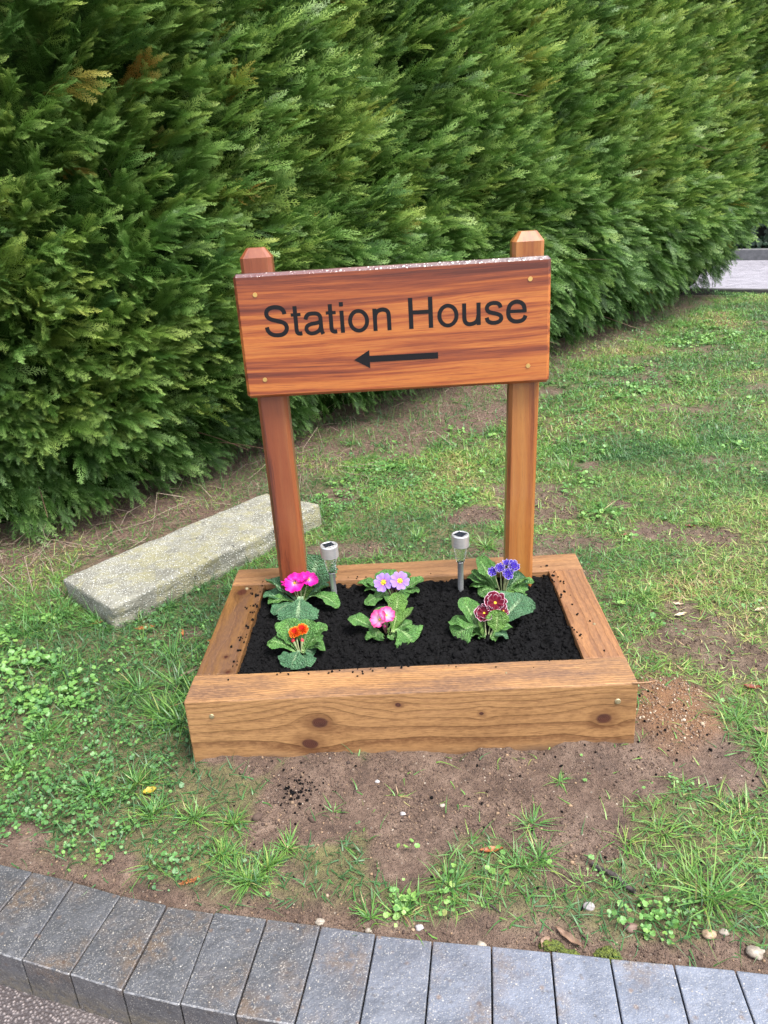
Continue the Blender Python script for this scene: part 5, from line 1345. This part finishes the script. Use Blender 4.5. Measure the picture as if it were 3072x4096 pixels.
# stick
p0, p1 = gv(1278, 1862), gv(1372, 1925); q = np.linspace(p0, p1, 9); q[:, 2] = ground_z(q[:, 0], q[:, 1]) + .008; q[3:6, 0] += .002
V, F = tube_np([(q, [.0045, .0055, .006, .0055, .006, .0058, .0055, .0055, .005])], 8)
M = Mat('dark_bark', .8); nb = M.noise(M.coord(), 140, 4); M.set(Base_Color=M.ramp(nb, [(.35, (.022, .017, .016)), (.65, (.07, .055, .05))]), Normal=M.bump(nb, .8, .003))
me = np_mesh('stick', V, [F, np.array([[0, 1, 2, 3, 4, 5, 6, 7], [71, 70, 69, 68, 67, 66, 65, 64]])])
tag(link('stick', me, M.m, smooth=True), 'short straight dark stick lying on the earth near the kerb', 'stick')
p0, p1 = gv(1030, 1925), gv(1082, 1968); q = np.linspace(p0, p1, 7); q[:, 2] = ground_z(q[:, 0], q[:, 1]) + .004; q[2:4, 1] -= .004
V, F = tube_np([(q, np.linspace(.0025, .001, 7))], 6); tag(link('twig', np_mesh('twig', V, F), M.m, smooth=True), 'thin dark twig on bare earth beside the tall grass tuft', 'twig')
# pebbles
def stonem(name, a, b):
    M = Mat(name, .7); n = M.noise(M.coord(), 80, 4); M.set(Base_Color=M.ramp(n, [(.35, a), (.65, b)]), Normal=M.bump(n, .5, .003)); return M.m
s_br = stonem('brown_clod', (.10, .06, .045), (.17, .11, .085)); s_gr = stonem('grey_pebble', (.22, .20, .20), (.36, .34, .34)); s_pa = stonem('pale_pebble', (.17, .14, .11), (.32, .28, .23)); s_tan = stonem('tan_pebble', (.22, .15, .09), (.36, .26, .18))
for k, (u, v, rad, m, lab) in enumerate([(1362, 1997, .021, s_br, 'round brown clod at the kerb right of the moss'), (1428, 1866, .020, s_br, 'flat brown clod on the earth right of the stick'), (1272, 1950, .020, s_gr, 'flat grey pebble below the stick'), (795, 2000, .013, s_pa, 'white pebble by the kerb below the middle grass'), (690, 1982, .016, s_pa, 'whitish stone touching the kerb left of the middle'),
    (905, 1993, .014, s_gr, 'pinkish grey pebble near the kerb'), (1532, 2012, .022, s_tan, 'tan pebble on gravelly earth near the right kerb'), (1565, 2005, .016, s_pa, 'pale pebble right of the tan one'), (700, 2018, .0, s_br, ''), (1635, 2042, .026, s_pa, 'white flint at the right edge above the kerb'),
    (870, 1755, .011, s_gr, 'small grey pebble in the middle of the bare earth'), (955, 1742, .011, s_pa, 'small pale pebble on bare earth below the bed'), (1180, 2035, .014, s_gr, 'dark pebble beside the moss cushion'), (815, 1690, .010, s_gr, 'tiny grey pebble under the front sleeper'), (1040, 2030, .016, s_pa, 'flat pale pebble on the kerb edge'), (380, 1610, .0, s_pa, '')]):
    if rad == 0: continue
    rad *= .62
    p = gv(u, v); z = float(ground_z(p[0], p[1])); r = np.random.default_rng(k)
    bm = bmesh.new(); bmesh.ops.create_icosphere(bm, subdivisions=3, radius=1)
    off = r.uniform(0, 9, 3)
    for q in bm.verts:
        c = q.co; f = .8 + .45 * float(vnoise(c.x * 1.3 + off[0], c.y * 1.3 + c.z + off[1], k)) + .1 * float(vnoise(c.x * 4 + off[0], c.y * 4 + c.z * 3, k + 3))
        q.co = Vector((c.x * f * rad, c.y * f * rad * .8, c.z * f * rad * .55))
    bmesh.ops.translate(bm, verts=bm.verts, vec=(p[0], p[1], z + rad * .2))
    tag(bm_link('pebble', bm, m, None, True), lab, 'stone', 'pebbles and clods on the bare earth')
# moss cushions
M = Mat('moss', .9); n = M.noise(M.coord(), 180, 4); M.set(Base_Color=M.ramp(n, [(.35, (.030, .045, .008)), (.65, (.12, .15, .018))]), Normal=M.bump(n, 1, .006)); m_moss = M.m
for (u, v, rad, lab) in ((1192, 2032, .020, 'green moss cushion at the kerb, left of the three'), (1228, 2048, .017, 'small green moss cushion at the kerb, between two larger'), (1312, 2050, .022, 'green moss cushion at the kerb, right of the three')):
    p = gv(u, v); r = np.random.default_rng(int(u))
    n = 260; a = r.uniform(0, 6.28, n); rr = rad * np.sqrt(r.random(n)); P = np.stack([p[0] + rr * np.cos(a) * 1.3, p[1] + rr * np.sin(a) * .8, 0 * a], 1)
    P[:, 2] = ground_z(P[:, 0], P[:, 1]) + .010 * (1 - (rr / rad) ** 2)
    tag(link('moss_cushion', lumps_mesh('moss_cushion', P, r.uniform(.002, .004, n), r), m_moss), lab, 'moss', 'moss cushions at the kerb')

# ------------------------------------------------------------------ far road, its edging and the ivy
A0 = np.array([3.66, 8.226]); dr = np.array([.857, -.515]); nr = np.array([.515, .857])
def strip(t0, t1, n0, n1, z): 
    return np.array([(*(A0 + dr * t0 + nr * n0), z), (*(A0 + dr * t1 + nr * n0), z), (*(A0 + dr * t1 + nr * n1), z), (*(A0 + dr * t0 + nr * n1), z)])
tag(link('far_road', np_mesh('far_road', strip(-14, 14, .02, 3.95, -.02), np.array([[0, 1, 2, 3]])), road_mat('far_road_asphalt', (.36, .345, .39), (.22, .21, .24))), kind='structure')
Mk = Mat('grey_kerb_concrete', .8); n = Mk.noise(Mk.coord(), 12, 5, .65); Mk.set(Base_Color=Mk.ramp(n, [(.3, (.085, .085, .09)), (.7, (.15, .15, .155))]), Normal=Mk.bump(n, .3, .004)); m_fk = Mk.m
Mk = Mat('dark_edging', .7); n = Mk.noise(Mk.coord(), 9, 5, .65); Mk.set(Base_Color=Mk.ramp(n, [(.3, (.03, .03, .032)), (.7, (.065, .063, .06))])); m_edge = Mk.m
def bar(name, t0, t1, n0, n1, z0, z1, m):
    V = np.concatenate([strip(t0, t1, n0, n1, z0), strip(t0, t1, n0, n1, z1)]); bm = bmesh.new(); vs_ = [bm.verts.new(v) for v in V]
    for f in ((3, 2, 1, 0), (4, 5, 6, 7), (0, 1, 5, 4), (1, 2, 6, 5), (2, 3, 7, 6), (3, 0, 4, 7)): bm.faces.new([vs_[q] for q in f])
    bmesh.ops.recalc_face_normals(bm, faces=bm.faces); bmesh.ops.bevel(bm, geom=bm.edges[:], offset=.008, segments=1, affect='EDGES')
    return bm_link(name, bm, m)
tag(bar('road_edging', -3, 5.5, -.06, .01, -.15, .045, m_edge), 'low dark edging strip along the near side of the far road', 'edging')
far_lab = ['grey kerb stone beyond the far road, hidden side of the hedge', 'grey kerb stone across the far road, emerging behind the hedge tip', 'grey kerb stone across the far road, at the right edge of the picture', 'grey kerb stone across the far road, past the right edge']
for k in range(4):
    t0 = -1.75 + k * 1.52 - .2
    tag(bar('far_kerb_stone', t0, t0 + 1.505, 3.96, 4.12, -.15, .15, m_fk), far_lab[k], 'kerb stone', 'kerb stones across the far road')
def ivy():
    c = A0 + dr * 1.2 + nr * 5.2
    root = empty('ivy_bush', (c[0], c[1], 0), 'dark glossy ivy bush behind the far kerb, right of the hedge', 'bush')
    inv = Matrix.Translation((-c[0], -c[1], 0)); r = np.random.default_rng(9)
    n = 5200; t = r.uniform(-2.6, 3.2, n); z = r.uniform(.02, 3.6, n)
    dep = .35 * fbm(t * 1.6, z * 1.6, 95, 3) + r.uniform(0, .16, n)
    P = np.stack([*(A0[:, None] + dr[:, None] * t + nr[:, None] * (4.35 + .25 * z * .3 - dep + .2)), z], 1)
    ax = np.stack([r.normal(0, .6, n), r.normal(-.3, .5, n), r.normal(-.6, .4, n)], 1); nz = np.tile(np.array([-nr[0], -nr[1], .5]), (n, 1)) + r.normal(0, .45, (n, 3))
    V, F, A, ids = scatter(WL[:4], r.integers(0, 4, n), frames(ax, nz) * r.uniform(.035, .065, n)[:, None, None], P)
    M = Mat('ivy_leaf', .35); M.set(Base_Color=M.ramp(M.attr('tint'), [(0, (.010, .026, .014)), (.7, (.022, .05, .026)), (1, (.05, .09, .04))]))
    o = link('foliage', np_mesh('foliage', V, F, dict(tint=r.random(n)[ids])), M.m, root); o.matrix_parent_inverse = inv
    M = Mat('ivy_inside', .9); q = M.noise(M.coord(), 9, 4); M.set(Base_Color=M.ramp(q, [(.3, (.005, .008, .005)), (.7, (.014, .02, .012))]))
    o = bar('inner_branches', -2.7, 3.3, 4.5, 5.6, 0, 3.6, M.m); o.parent = root; o.matrix_parent_inverse = inv
ivy()
# bare soft verge under the ivy with a few pale weeds
